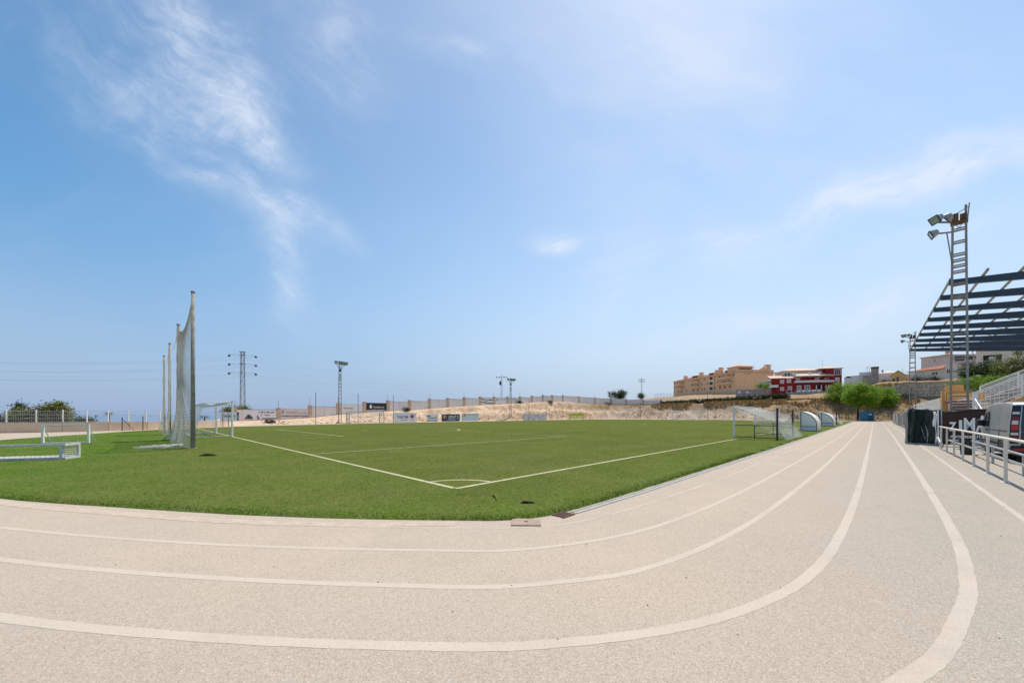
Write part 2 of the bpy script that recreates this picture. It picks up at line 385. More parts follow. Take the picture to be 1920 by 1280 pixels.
f = h.rg(h.nz(10, 5, .75), .36, .58, .25, .85)
h.col(h.mix(f, (.44, .43, .28), (.15, .165, .06)))
h = nodes_of('blue_pitch_paint', .85)
f = h.rg(h.nz(6, 5, .75), .36, .6, .1, .8)
h.col(h.mix(f, (.045, .075, .075), (.13, .155, .05)))

h = nodes_of('terrain_soil', .98)
s3 = h.t.nodes.new('ShaderNodeSeparateXYZ'); h.t.links.new(h.obj, s3.inputs[0])
uu, vv, zz = s3.outputs
sand = h.mix(h.rg(h.nz(.8, 8, .7), .38, .62), (.68, .50, .355), (.47, .33, .215))
sand = h.mix(h.rg(h.nz(2.2, 5, .7), .5, .72, 0, .7), sand, (.36, .245, .16))
grey = h.mix(h.rg(h.nz(.5, 7, .65, h.mapv((.25, .9, .16), (0, 0, 0))), .36, .64), (.50, .385, .28), (.30, .22, .155))
grey = h.mix(h.rg(h.nz(.2, 6), .5, .7), grey, (.54, .45, .37))
brown = h.mix(h.rg(h.nz(.7, 7, .68), .34, .62), (.42, .285, .155), (.23, .15, .085))
brown = h.mix(h.rg(h.nz(2.5, 5, .7), .5, .7, 0, .8), brown, (.16, .11, .07))
wg = h.mt('MULTIPLY', h.mt('SUBTRACT', h.nz(.08, 4), .5), 26.)
end = h.rg(h.mt('ADD', uu, h.mt('MULTIPLY', wg, .6)), 103, 114)
top = h.mt('MULTIPLY', h.mt('MULTIPLY', end, h.rg(uu, 140, 133)), h.rg(h.mt('ADD', zz, h.mt('MULTIPLY', wg, .1)), 2.6, 4.4))
rt = h.mt('MULTIPLY', h.rg(h.mt('ADD', vv, wg), 22, 8), end)
gn = h.t.nodes.new('ShaderNodeNewGeometry'); sn = h.t.nodes.new('ShaderNodeSeparateXYZ'); h.t.links.new(gn.outputs['True Normal'], sn.inputs[0])
steep = h.mt('MULTIPLY', h.rg(sn.outputs[2], .93, .68), h.rg(h.nz(.8, 5), .35, .6, .25, .9))      # steep faces are browner and darker than the ledges
sand = h.mix(steep, sand, (.37, .25, .155))
far = h.rg(uu, 133, 138)
grey = h.mix(h.mt('MULTIPLY', far, h.rg(h.nz(.25, 7, .7), .36, .58, .25, .95)), grey, brown)
c = h.mix(end, sand, grey); c = h.mix(h.mt('MAXIMUM', top, rt), c, brown)
h.col(c); h.bump(h.mt('ADD', h.nz(1.4, 8, .7), h.mt('MULTIPLY', h.nz(.4, 4), .7)), .8, .35)
h = nodes_of('sea_water', .25)
h.col(h.mix(h.rg(h.nz(.002, 3), .4, .6), (.115, .19, .29), (.095, .16, .26)))
h.bump(h.nz(.15, 4), .3, .3)

# ------------------------------------------------------------------ helpers
def link(o, parent=None):
    COL.objects.link(o)
    if parent is not None: o.parent = parent
    return o
def tag(o, label=None, cat=None, group=None, kind=None):
    if label: o['label'] = label
    if cat: o['category'] = cat
    if group: o['group'] = group
    if kind: o['kind'] = kind
    return o
def thing(name, label, cat, loc, rz=0., group=None):
    o = bpy.data.objects.new(name, None); o.empty_display_size = .3
    o.location = loc; o.rotation_euler = (0, 0, rz)
    return tag(link(o), label, cat, group)
def mesh_obj(name, v, f, mat, parent=None, smooth=False):
    me = bpy.data.meshes.new(name); me.from_pydata(v, [], f); me.update()
    if mat: me.materials.append(M[mat] if isinstance(mat, str) else mat)
    if smooth: me.polygons.foreach_set('use_smooth', [True] * len(me.polygons))
    return link(bpy.data.objects.new(name, me), parent)
class MB:
    def __init__(s): s.v = []; s.f = []
    def add(s, vs, fs):
        o = len(s.v); s.v += [tuple(q) for q in vs]; s.f += [tuple(i + o for i in q) for q in fs]; return s
    def hexa(s, p):                                    # 8 points: bottom ring, top ring
        return s.add(p, [(3, 2, 1, 0), (4, 5, 6, 7), (0, 1, 5, 4), (1, 2, 6, 5), (2, 3, 7, 6), (3, 0, 4, 7)])
    def box(s, c, d, rz=0.):
        hx, hy, hz_ = d[0] / 2, d[1] / 2, d[2] / 2
        cs, sn = math.cos(rz), math.sin(rz); p = []
        for z in (-hz_, hz_):
            for x, y in ((-hx, -hy), (hx, -hy), (hx, hy), (-hx, hy)):
                p.append((c[0] + x * cs - y * sn, c[1] + x * sn + y * cs, c[2] + z))
        return s.hexa(p)
    def bx(s, x0, x1, y0, y1, z0, z1):
        return s.box(((x0 + x1) / 2, (y0 + y1) / 2, (z0 + z1) / 2), (abs(x1 - x0), abs(y1 - y0), abs(z1 - z0)))
    def bar(s, a, b, w_, d_=None, up=(0, 0, 1)):
        a, b = Vector(a), Vector(b); d_ = d_ or w_
        t = (b - a).normalized(); up = Vector(up)
        if abs(t.dot(up)) > .98: up = Vector((1, 0, 0))
        x = t.cross(up).normalized(); y = x.cross(t)
        p = []
        for q in (a, b):
            for sx, sy in ((-1, -1), (1, -1), (1, 1), (-1, 1)):
                p.append(q + x * (sx * w_ / 2) + y * (sy * d_ / 2))
        return s.hexa(p)
    def tube(s, a, b, r, n=8, r2=None):
        a, b = Vector(a), Vector(b); r2 = r if r2 is None else r2
        t = (b - a).normalized(); up = Vector((0, 0, 1)) if abs(t.z) < .95 else Vector((1, 0, 0))
        x = t.cross(up).normalized(); y = x.cross(t)
        vs = [q + x * (rr * math.cos(2 * PI * i / n)) + y * (rr * math.sin(2 * PI * i / n)) for q, rr in ((a, r), (b, r2)) for i in range(n)]
        fs = [(i, (i + 1) % n, n + (i + 1) % n, n + i) for i in range(n)] + [tuple(range(n - 1, -1, -1)), tuple(range(n, 2 * n))]
        return s.add(vs, fs)
    def path(s, pts, r, n=6):
        for a, b in zip(pts, pts[1:]): s.tube(a, b, r, n)
        return s
    def ext(s, poly, axis, a, b):                      # extrude a closed 2-D outline along x, y or z
        def P(q, t):
            return {'x': (t, q[0], q[1]), 'y': (q[0], t, q[1]), 'z': (q[0], q[1], t)}[axis]
        n = len(poly)
        vs = [P(q, a) for q in poly] + [P(q, b) for q in poly]
        return s.add(vs, [(i, (i + 1) % n, n + (i + 1) % n, n + i) for i in range(n)] + [tuple(range(n - 1, -1, -1)), tuple(range(n, 2 * n))])
    def lathe(s, c, prof, n=16, axis='z'):
        vs = []; m = len(prof)
        for (r, z) in prof:
            for i in range(n):
                a = 2 * PI * i / n
                q = (r * math.cos(a), r * math.sin(a), z)
                if axis == 'y': q = (q[0], q[2], q[1])
                if axis == 'x': q = (q[2], q[0], q[1])
                vs.append((c[0] + q[0], c[1] + q[1], c[2] + q[2]))
        fs = [(j * n + i, j * n + (i + 1) % n, (j + 1) * n + (i + 1) % n, (j + 1) * n + i) for j in range(m - 1) for i in range(n)]
        fs += [tuple(range(n - 1, -1, -1)), tuple(range((m - 1) * n, m * n))]
        return s.add(vs, fs)
    def build(s, name, mat, parent=None, smooth=False, bevel=0., seg=1):
        o = mesh_obj(name, s.v, s.f, mat, parent, smooth)
        bm = bmesh.new(); bm.from_mesh(o.data)
        bmesh.ops.recalc_face_normals(bm, faces=bm.faces)
        if bevel:
            bmesh.ops.bevel(bm, geom=[e for e in bm.edges if e.is_manifold and e.calc_face_angle(0) > .5], offset=bevel, segments=seg, affect='EDGES', profile=.5)
        bm.to_mesh(o.data); bm.free()
        return o
def dup(root, loc=None, rz=None, label=None):
    def cp(o, par):
        c = o.copy(); COL.objects.link(c)
        if par is not None: c.parent = par
        for ch in list(o.children): cp(ch, c)
        return c
    r = cp(root, None)
    if loc is not None: r.location = loc
    if rz is not None: r.rotation_euler = (0, 0, rz)
    if label: r['label'] = label
    return r
def text(name, body, size, mat, parent, loc, rot=(PI / 2, 0, 0), ex=.004, width=None, bold=0., shear=0., align='LEFT'):
    cu = bpy.data.curves.new(name, 'FONT'); cu.body = body; cu.size = size; cu.extrude = ex; cu.offset = bold
    cu.align_x = align; cu.resolution_u = 3; cu.space_line = .95; cu.shear = shear
    o = bpy.data.objects.new(name, cu); COL.objects.link(o)
    dg = bpy.context.evaluated_depsgraph_get()
    me = bpy.data.meshes.new_from_object(o.evaluated_get(dg))
    bpy.data.objects.remove(o); bpy.data.curves.remove(cu)
    if width:
        xs = [q.co.x for q in me.vertices]; k = width / max(1e-6, max(xs) - min(xs))
        for q in me.vertices: q.co.x *= k
    me.materials.clear(); me.materials.append(M[mat])
    ob = link(bpy.data.objects.new(name, me), parent)
    ob.location = loc; ob.rotation_euler = rot
    return ob
def strands(name, grids, r, mat, parent, stuff=False):
    """netting: every grid is a 2-D array of points; each row and column becomes a thin three-sided cord"""
    vs = []; fs = []
    for g in grids:
        g = np.asarray(g, float)
        for arr in (g, g.transpose(1, 0, 2)):
            for line in arr:
                n = len(line)
                t = np.gradient(line, axis=0); t /= np.linalg.norm(t, axis=1)[:, None] + 1e-9
                up = np.where(np.abs(t[:, 2:3]) > .9, [[1., 0, 0]], [[0, 0, 1.]])
                x = np.cross(t, up); x /= np.linalg.norm(x, axis=1)[:, None] + 1e-9
                y = np.cross(x, t)
                o = len(vs)
                for k in range(n):
                    for a in (0., 2.094, 4.189):
                        vs.append(tuple(line[k] + r * (math.cos(a) * x[k] + math.sin(a) * y[k])))
                for k in range(n - 1):
                    for a in range(3):
                        p = o + k * 3; fs.append((p + a, p + (a + 1) % 3, p + 3 + (a + 1) % 3, p + 3 + a))
    ob = mesh_obj(name, vs, fs, mat, parent)
    if stuff: ob['kind'] = 'stuff'
    return ob
def grid(P00, P10, P01, P11, nu, nv, sag=None):
    P00, P10, P01, P11 = (np.array(q, float) for q in (P00, P10, P01, P11))
    a = np.linspace(0, 1, nu)[:, None, None]; b = np.linspace(0, 1, nv)[None, :, None]
    g = (1 - a) * (1 - b) * P00 + a * (1 - b) * P10 + (1 - a) * b * P01 + a * b * P11
    if sag is not None: g = g + sag(a, b)
    return g
def leaves(name, lobes, n, size, mat, parent, seed=1, shell=.75, flat=0., per=34, cr=1.):
    """a crown of many leaf-sized triangles gathered in clumps over the given ellipsoid lobes (cx,cy,cz,rx,ry,rz)"""
    r = np.random.default_rng(seed)
    lob = np.array(lobes, float); wgt = lob[:, 3] * lob[:, 4] + lob[:, 3] * lob[:, 5]; wgt /= wgt.sum()
    nc = max(12, n // per)
    k = r.choice(len(lob), nc, p=wgt); L_ = lob[k]
    d = r.normal(size=(nc, 3)); d /= np.linalg.norm(d, axis=1)[:, None]
    rad = shell + (1.02 - shell) * r.random((nc, 1)) ** .6
    cc = L_[:, :3] + d * L_[:, 3:] * rad
    j = r.integers(0, nc, n)
    cs = cr * size * (1.5 + 2.0 * r.random((nc, 1)))
    c = cc[j] + r.normal(size=(n, 3)) * cs[j] * .55
    a = r.normal(size=(n, 3)); a[:, 2] *= 1 - flat;  a /= np.linalg.norm(a, axis=1)[:, None]
    b = r.normal(size=(n, 3)); b[:, 2] *= 1 - flat; b -= (b * a).sum(1)[:, None] * a; b /= np.linalg.norm(b, axis=1)[:, None]
    s_ = size * (.6 + .8 * r.random((n, 1)))
    v = np.stack([c - a * s_ * .6 - b * s_ * .3, c + a * s_ * .7, c - a * s_ * .1 + b * s_ * .55], 1).reshape(-1, 3)
    me = bpy.data.meshes.new(name)
    me.vertices.add(3 * n); me.vertices.foreach_set('co', v.ravel())
    me.loops.add(3 * n); me.loops.foreach_set('vertex_index', np.arange(3 * n, dtype=np.int32))
    me.polygons.add(n); me.polygons.foreach_set('loop_start', np.arange(0, 3 * n, 3, dtype=np.int32))
    me.update(calc_edges=True); me.materials.append(M[mat])
    return link(bpy.data.objects.new(name, me), parent)
def catmull(P, k=8):
    P = [np.array(p, float) for p in P]; P = [2 * P[0] - P[1]] + P + [2 * P[-1] - P[-2]]; o = []
    for i in range(1, len(P) - 2):
        for t in np.linspace(0, 1, k, endpoint=False):
            p0, p1, p2, p3 = P[i - 1:i + 3]
            # centripetal enough for evenly drawn curves
            m1 = (p2 - p0) * np.linalg.norm(p2 - p1) / (np.linalg.norm(p2 - p1) + np.linalg.norm(p1 - p0) + 1e-9)
            m2 = (p3 - p1) * np.linalg.norm(p2 - p1) / (np.linalg.norm(p2 - p1) + np.linalg.norm(p3 - p2) + 1e-9)
            o.append((2*t**3-3*t**2+1)*p1 + (t**3-2*t**2+t)*m1 + (-2*t**3+3*t**2)*p2 + (t**3-t**2)*m2)
    o.append(P[-2]); return np.array(o)
def ribbon(name, P, width, z, mat, kind='structure'):
    P = np.array(P); t = np.gradient(P, axis=0); t /= np.linalg.norm(t, axis=1)[:, None]
    n = np.stack([-t[:, 1], t[:, 0]], 1)
    wj = width / 2 * (1 + .06 * np.sin(np.arange(len(P)) * 2.1) )[:, None]
    a, b = P + n * wj, P - n * wj
    vs = [(p[0], p[1], z) for p in a] + [(p[0], p[1], z) for p in b]; k = len(P)
    o = mesh_obj(name, vs, [(i, k + i, k + i + 1, i + 1) for i in range(k - 1)], mat)
    o.location = W(0, 0); o.rotation_euler = (0, 0, PR); o['kind'] = kind
    return o
def sstep(x, a, b):
    t = np.clip((x - a) / (b - a), 0, 1); return t * t * (3 - 2 * t)
_perm = rng.random((256, 256))
def vnoise(x, y, sc):
    x = np.asarray(x) / sc + 500.3; y = np.asarray(y) / sc + 500.7
    xi, yi = np.floor(x).astype(int), np.floor(y).astype(int); fx, fy = x - xi, y - yi
    fx = fx * fx * (3 - 2 * fx); fy = fy * fy * (3 - 2 * fy)
    g = lambda i, j: _perm[i % 256, j % 256]
    return (g(xi, yi) * (1 - fx) + g(xi + 1, yi) * fx) * (1 - fy) + (g(xi, yi + 1) * (1 - fx) + g(xi + 1, yi + 1) * fx) * fy - .5

# ------------------------------------------------------------------ the ground
WU = [-6, 7.8, 13.3, 18.6, 23.8, 29.1, 34.4, 39.7, 45.2, 50.5, 55.8, 61.4, 66.5, 71.9, 77.4, 82.8, 88.1, 93.1, 99.1, 108.8, 119.6, 131.8]
WB = [.45, .55, .65, 1.0, 1.55, 2.0, 2.35, 2.6, 3.05, 3.45, 3.8, 4.15, 4.45, 4.75, 5.05, 5.4, 5.7, 5.85, 6.0, 5.6, 5.5, 5.45]
EV = [-60, -20, -12, -4, 5, 12.6, 30, 50, 71]
EB = [6., 6., 6., 6.0, 5.9, 5.75, 5.5, 5.0, 5.45]
def height(u, v):
    u = np.asarray(u, float); v = np.asarray(v, float)
    jag = vnoise(u, v, 5.) * 2.6 + vnoise(u, v, 1.8) * 1.6
    rough = vnoise(u, v, 3.4) * .8 + vnoise(u, v, 1.3) * .5
    tv = np.clip((v + jag * .7 - 61.5) / 8.5, 0, 1)
    prof = np.where(u > 30, .52 * sstep(tv, 0, .34) + .48 * sstep(tv, .56, .92), sstep(tv, 0, .9))
    hs = np.interp(u, WU, WB)
    side = hs * prof + rough * prof * (1 - prof) * 4.6 * np.clip(hs / 4, .15, 1)
    side = np.where(v > 69.5, np.minimum(hs, side) + (hs - np.minimum(hs, side)) * sstep(v, 69.5, 70.2), side)
    he = np.interp(v, EV, EB)
    tu = np.clip((u + jag * .8 - 119.5) / 10., 0, 1)
    pe = .35 * sstep(tu, 0, .35) + .65 * sstep(tu, .3, 1)
    gul = vnoise(v * 1. + u * .5, u * .25, 3.0) * 2.2 + vnoise(v + u * .5, u * .4, 1.3) * .8
    end = he * pe + (rough + gul) * pe * (1 - pe) * 3.0
    lin = np.clip((u - 132) / 104, 0, 1.6)
    hill = np.where(v < 22, sstep(u, 131.5, 185) * np.interp(v, [-80, -10, 12, 22], [5., 4., 4.2, 4.6]), 0)
    hill = np.maximum(hill, lin * np.interp(v, [8, 22, 50, 70, 100, 130], [3.5, 6.5, 8., 8., 7., -6]) + (sstep(u, 134, 140) - sstep(u, 150, 175)) * .9 * (v > 20))
    hill = hill + 3.2 * sstep(u, 129.8, 130.7) * sstep(-v, 3.5, 7)
    hgt = np.maximum(side, np.where(u > 110, end, 0)) + np.where(u > 129.7, hill + vnoise(u, v, 9.) * .5 * (u > 132) + vnoise(u, v, 2.5) * .5 * (u > 133), 0)
    rightb = sstep(-v, 24, 40) * 8.5 * sstep(u, 30, 60)
    hgt = np.maximum(hgt, rightb)
    hgt -= 16 * sstep(v, 74, 150) * (1 - sstep(u, 115, 150))
    hgt -= 16 * sstep(-u, 28, 110)
    hgt -= 14 * sstep(-u, 14.5, 26) * sstep(v, 20, 60)
    hgt -= 9 * sstep(v - np.maximum(0, u) * 2, 62, 100) * (u < 13)
    return hgt
def axis_pts(*segs):
    o = []
    for a, b, s in segs: o += list(np.arange(a, b, s))
    return np.array(o + [segs[-1][1]])
us = axis_pts((-420, -60, 30), (-60, -30, 5), (-30, 0, 2), (0, 116, 1.1), (116, 133, .55), (133, 160, 2.2), (160, 420, 8), (420, 900, 60))
vs_ = axis_pts((-420, -60, 30), (-60, -10, 2.), (-10, 58, 1.3), (58, 72, .55), (72, 90, 2.), (90, 200, 8), (200, 600, 50))
UU, VV = np.meshgrid(us, vs_, indexing='ij')
ZZ = height(UU, VV) - .06
flat = (UU < 119) & (VV < 61.5) & (VV > -24) & (UU > -14)
ZZ[flat] = -.06
nu, nv = UU.shape
idx = np.arange(nu * nv).reshape(nu, nv)
fc = np.stack([idx[:-1, :-1], idx[1:, :-1], idx[1:, 1:], idx[:-1, 1:]], -1).reshape(-1, 4)
ter = mesh_obj('terrain', np.stack([UU, VV, ZZ], -1).reshape(-1, 3).tolist(), fc.tolist(), 'terrain_soil', None, True)
ter.location = W(0, 0); ter.rotation_euler = (0, 0, PR); tag(ter, kind='structure')
def gz(u, v): return float(height(u, v)) - .06
def ground_at(p):
    u, v = to_uv(p.x, p.y); return gz(u, v)
# the sea beyond the town, reaching the horizon
sea = mesh_obj('sea', [(-40000, -40000, -15), (40000, -40000, -15), (40000, 40000, -15), (-40000, 40000, -15)], [(0, 1, 2, 3)], 'sea_water')
tag(sea, kind='structure')

# track
TURF = [(104, -2.88), (57, -2.88), (16, -2.85), (2.16, -2.73), (.15, -2.66), (-.72, -2.40), (-1.32, -1.83), (-3.22, .47), (-4.66, 2.61), (-6.38, 5.31), (-8.6, 10), (-10.6, 18),
        (-11.2, 25), (-10.4, 31.5), (-7.6, 37.5), (-4.25, 44.3), (0, 49.2), (5.9, 52.5), (13.5, 54.6), (25, 57.0), (60, 58.6), (100, 58.8),
        (106, 52), (109, 44.3), (112, 37), (114, 31.5), (114.5, 25), (114, 18), (113, 10), (111, 5.3), (109, 2.6), (107, 0)]
segs = [catmull(TURF[2:21], 8), np.array(TURF[21:22])]
outline = np.concatenate([np.array(TURF[:2]), catmull(TURF[2:22], 8), catmull(TURF[21:] + [TURF[0]], 6)[1:-1]])
tp = []
for uq, vq in [(-22, -34), (119.5, -34), (119.6, 57.5), (112, 61.2), (7.8, 61.2), (3, 55.8), (-2.9, 48.7), (-12.3, 46.3), (-30, 46.3)]: tp.append((uq, vq, 0.))
trk = mesh_obj('running_track', tp, [tuple(range(len(tp)))], 'track_asphalt')
trk.location = W(0, 0); trk.rotation_euler = (0, 0, PR); tag(trk, kind='structure')
A = [(-11.8, 25), (-11.1, 18), (-9.1, 9.8), (-6.28, 4.63), (-5.01, 2.50), (-3.82, .79), (-2.82, -.64), (-1.93, -1.68), (-1.52, -2.1), (-1.01, -2.62), (-.25, -3.07), (1.18, -3.3), (3.5, -3.45), (7.44, -3.55), (20, -3.6), (100, -3.6)]
B_ = [(-12.5, 25), (-11.9, 18), (-9.9, 9.4), (-5.94, 2.43), (-3.97, -.52), (-2.04, -2.78), (-1.4, -3.34), (-.12, -3.88), (1.58, -4.13), (4, -4.26), (6.85, -4.32), (17.5, -4.42), (40, -4.48), (100, -4.5)]
C_ = [(-13.3, 25), (-12.7, 18), (-10.6, 9.0), (-5.64, .53), (-4.1, -1.68), (-2.58, -3.49), (-2.07, -3.94), (-1.09, -4.49), (.81, -4.83), (4, -4.99), (12.44, -5.12), (40, -5.2), (100, -5.25)]
D_ = [(-14.2, 25), (-13.6, 18), (-11.5, 8.4), (-5.34, -1.39), (-4.24, -2.88), (-3.25, -4.02), (-2.74, -4.52), (-1.93, -5.09), (-1.19, -5.43), (-.3, -5.67), (.98, -5.81), (4.34, -5.91), (11.3, -5.96), (40, -6.02), (100, -6.1)]
E_ = [(-15.1, 25), (-14.5, 18), (-12.4, 8.0), (-6.6, -1.2), (-5.2, -3.2), (-3.9, -4.75), (-2.9, -5.6), (-2.2, -6.02), (-1.51, -6.27), (-1.01, -6.45), (-.23, -6.62), (.61, -6.76), (2.54, -6.89), (7.42, -6.97), (20, -7.07), (45, -7.2), (100, -7.3)]
F_ = [(-8, -7.9), (-2, -7.75), (4.51, -7.74), (19, -7.82), (42.5, -7.9), (95, -7.95)]
for P, wd, mt_ in ((A, .055, 'faint_lane_paint'), (B_, .075, 'lane_paint'), (C_, .085, 'lane_paint'), (D_, .098, 'lane_paint'), (E_, .105, 'lane_paint'), (F_, .08, 'lane_paint')):
    ribbon('lane_line', catmull(P, 10), wd, .0015, mt_)

# turf: rings of points drawn inwards from the outline, then one flat middle
def clean(P):
    keep = [P[0]]
    for q in P[1:]:
        if np.linalg.norm(q - keep[-1]) > .12: keep.append(q)
    return np.array(keep)
ol = clean(outline)
# resample finer along the near edge
fine = []
for a, b in zip(ol, np.roll(ol, -1, 0)):
    k = max(1, int(np.linalg.norm(b - a) / (.35 if (a[0] < 14 and a[1] < 14) else 2.5)))
    for t in range(k): fine.append(a + (b - a) * t / k)
ol = np.array(fine)
area = .5 * np.sum(ol[:, 0] * np.roll(ol[:, 1], -1) - np.roll(ol[:, 0], -1) * ol[:, 1])
if area < 0: ol = ol[::-1]
tg = np.roll(ol, -1, 0) - np.roll(ol, 1, 0); tg /= np.linalg.norm(tg, axis=1)[:, None]
inn = np.stack([-tg[:, 1], tg[:, 0]], 1)
wob = np.array([.018 * math.sin(7 * p[0] + 5 * p[1]) + random.uniform(-.008, .008) for p in ol])[:, None]
rings = [0, .03, .3, .7, 1.1, 1.6]
TV = []; TI = []
zz_ = [0.001, .022, .024, .024, .024, .024]
for k, d in enumerate(rings):
    Q = ol + inn * (d + (wob if k < 2 else 0))
    TV += [(q[0], q[1], zz_[k]) for q in Q]; TI += [d] * len(ol)
n = len(ol); TF = []
for k in range(len(rings) - 1):
    TF += [(k * n + i, k * n + (i + 1) % n, (k + 1) * n + (i + 1) % n, (k + 1) * n + i) for i in range(n)]
TF.append(tuple(range((len(rings) - 1) * n, len(rings) * n)))
turf = mesh_obj('turf', TV, TF, 'turf_sheet')
at_ = turf.data.attributes.new('inset', 'FLOAT', 'POINT'); at_.data.foreach_set('value', TI)
turf.location = W(0, 0); turf.rotation_euler = (0, 0, PR); tag(turf, kind='structure')
# the standing blades of the near turf
def inside_dist(p):
    """inset of points from the outline (positive inside), by nearest edge"""
    a = ol; b = np.roll(ol, -1, 0); best = np.full(len(p), 1e9); sign = np.zeros(len(p), bool)
    for q, r_ in zip(a, b):
        ab = r_ - q; l2 = ab @ ab
        t = np.clip(((p - q) @ ab) / l2, 0, 1); d = np.linalg.norm(p - q - t[:, None] * ab, axis=1)
        best = np.minimum(best, d)
        cond = ((q[1] > p[:, 1]) != (r_[1] > p[:, 1]))
        xx = (r_[0] - q[0]) * (p[:, 1] - q[1]) / (r_[1] - q[1] + 1e-12) + q[0]
        sign ^= cond & (p[:, 0] < xx)
    return np.where(sign, best, -best)
def near_ok(p):
    w_ = C0 + p[:, :1] * U + p[:, 1:] * V
    D = w_[:, 1]; xr = np.abs(w_[:, 0]) / np.maximum(D, .1)
    return (D > 3) & (xr < 1.6), D
cand = rng.random((420000, 2)) * np.array([36, 36]) + np.array([-12, -3])
ok, D = near_ok(cand)
keep = ok & (rng.random(len(cand)) < np.clip((7.0 / np.maximum(D, 1)) ** 1.6, 0, 1))
cand = cand[keep]
extra = []
ed = np.array([p for p in ol if p[0] < 30 and p[1] < 16])
e2 = ed[rng.integers(0, len(ed), 34000)] + rng.normal(size=(34000, 2)) * .16
cand = np.concatenate([cand, e2])
ins = inside_dist(cand); cand = cand[ins > .012]; ins = ins[ins > .012]
_, D = near_ok(cand)
nb = len(cand)
an = rng.random(nb) * 2 * PI; hgt = (.011 + .012 * rng.random(nb)); wd = .0035 + .0006 * D
lean = rng.normal(size=(nb, 2)) * .010
base = np.stack([cand[:, 0], cand[:, 1], np.full(nb, .018)], 1)
dx = np.stack([np.cos(an) * wd, np.sin(an) * wd, np.zeros(nb)], 1)
tip = base + np.stack([lean[:, 0], lean[:, 1], hgt], 1)
bv = np.stack([base - dx, base + dx, tip], 1).reshape(-1, 3)
me = bpy.data.meshes.new('grass')
me.vertices.add(3 * nb); me.vertices.foreach_set('co', bv.ravel())
me.loops.add(3 * nb); me.loops.foreach_set('vertex_index', np.arange(3 * nb, dtype=np.int32))
me.polygons.add(nb); me.polygons.foreach_set('loop_start', np.arange(0, 3 * nb, 3, dtype=np.int32))
me.update(calc_edges=True); me.materials.append(M['turf_blade'])
ia = me.attributes.new('inset', 'FLOAT', 'POINT'); ia.data.foreach_set('value', np.repeat(np.minimum(ins, 1.6), 3))
gr = link(bpy.data.objects.new('grass', me)); gr.location = W(0, 0); gr.rotation_euler = (0, 0, PR)
tag(gr, 'short green blades of the artificial turf along its near edge', 'grass', kind='stuff')

# pitch lines
PL, PW = 97.5, 58.6
def pline(P, wd=.10, mat='pitch_paint', k=1):
    Q = []
    for a, b in zip(P, P[1:]):
        a, b = np.array(a, float), np.array(b, float); m = max(2, int(np.linalg.norm(b - a) / 2))
        Q += [a + (b - a) * t / m for t in range(m)]
    Q.append(np.array(P[-1], float))
    return ribbon('pitch_line', np.array(Q), wd, .029, mat)
pline([(0, 0), (22, 0)], .105); pline([(28.8, 0), (PL, 0)])
pline([(0, .06), (0, 48)], .105)
pline([(.05, 9.3), (16.5, 9.3)], .08); pline([(16.5, 9.2), (16.5, 49.5)], .09, 'faint_pitch_paint')
pline([(.05, 20.4), (5.5, 20.4)], .08, 'faint_pitch_paint'); pline([(5.5, 20.3), (5.5, 38.5)], .10); pline([(5.5, 38.5), (.05, 38.5)], .08, 'faint_pitch_paint')
pline([(PL, 0), (PL, 56)], .12); pline([(PL / 2, 0), (PL / 2, 56.5)], .1, 'faint_pitch_paint')
pline([(PL - 16.5, 9.3), (PL, 9.3)], .1, 'faint_pitch_paint'); pline([(PL - 16.5, 9.3), (PL - 16.5, 49)], .1, 'faint_pitch_paint')
pline([(22, 56.3), (PL, 56.3)], .1, 'faint_pitch_paint')
arc = lambda cx, cy, r, a0, a1, k=40: [(cx + r * math.cos(R(a)), cy + r * math.sin(R(a))) for a in np.linspace(a0, a1, k)]
ribbon('pitch_line', np.array(arc(0, 0, 1.0, 3, 87, 20)), .085, .0295, 'pitch_paint')
ribbon('pitch_line', np.array(arc(11, 29.3, 9.15, -53, 53)), .12, .0295, 'pitch_paint')
ribbon('pitch_line', np.array(arc(PL / 2, 28.3, 9.15, 0, 360, 90)), .12, .0295, 'faint_pitch_paint')
ribbon('pitch_line', np.array(arc(11, 29.3, .12, 0, 360, 12)), .2, .0295, 'pitch_paint')
pline([(5.4, .2), (5.4, 17)], .07, 'blue_pitch_paint'); pline([(45, .2), (45, 50)], .09, 'blue_pitch_paint')
pline([(25.4 - 12, .2), (25.4 - 12, 12), (25.4 + 12, 12), (25.4 + 12, .2)], .08, 'blue_pitch_paint')

# kerb, slot drain and covers along the inner edge
ke = catmull([(-12.0, 25), (-11.05, 18), (-8.98, 9.9), (-6.55, 4.95), (-5.0, 2.3), (-3.6, .18), (-2.5, -1.1), (-1.55, -2.02)], 10)
P = np.array(ke); t = np.gradient(P, axis=0); t /= np.linalg.norm(t, axis=1)[:, None]; nn = np.stack([-t[:, 1], t[:, 0]], 1)
kerb = ribbon('kerb', P + nn * .15, .20, .0025, 'kerb_beige')
kb = MB()
dv = lambda u: float(np.interp(u, [0, 2.2, 16, 60, 104], [-2.70, -2.775, -2.90, -2.93, -2.94]))
for u0 in np.arange(.22, 103, 1.0):
    v0, v1 = dv(u0), dv(u0 + 1)
    for a_, b_, z_ in ((0, -.04, .014), (-.044, -.10, .007), (-.104, -.14, .012)):
        kb.hexa([(x, v + o_, zz) for zz in (-.02, z_) for x, v, o_ in ((u0 + .005, v0, b_), (u0 + .995, v1, b_), (u0 + .995, v1, a_), (u0 + .005, v0, a_))])
dr = kb.build('drain_channel', 'drain_grey'); dr.location = W(0, 0); dr.rotation_euler = (0, 0, PR); tag(dr, kind='structure')
g0 = thing('drain_grate', 'rusty iron drain grate at the end of the slot drain', 'drain grate', W(.0, -2.745, .003), PR)
b = MB()
for k in range(9): b.bx(-.42 + k * .1, -.42 + k * .1 + .05, -.14, .14, 0, .014)
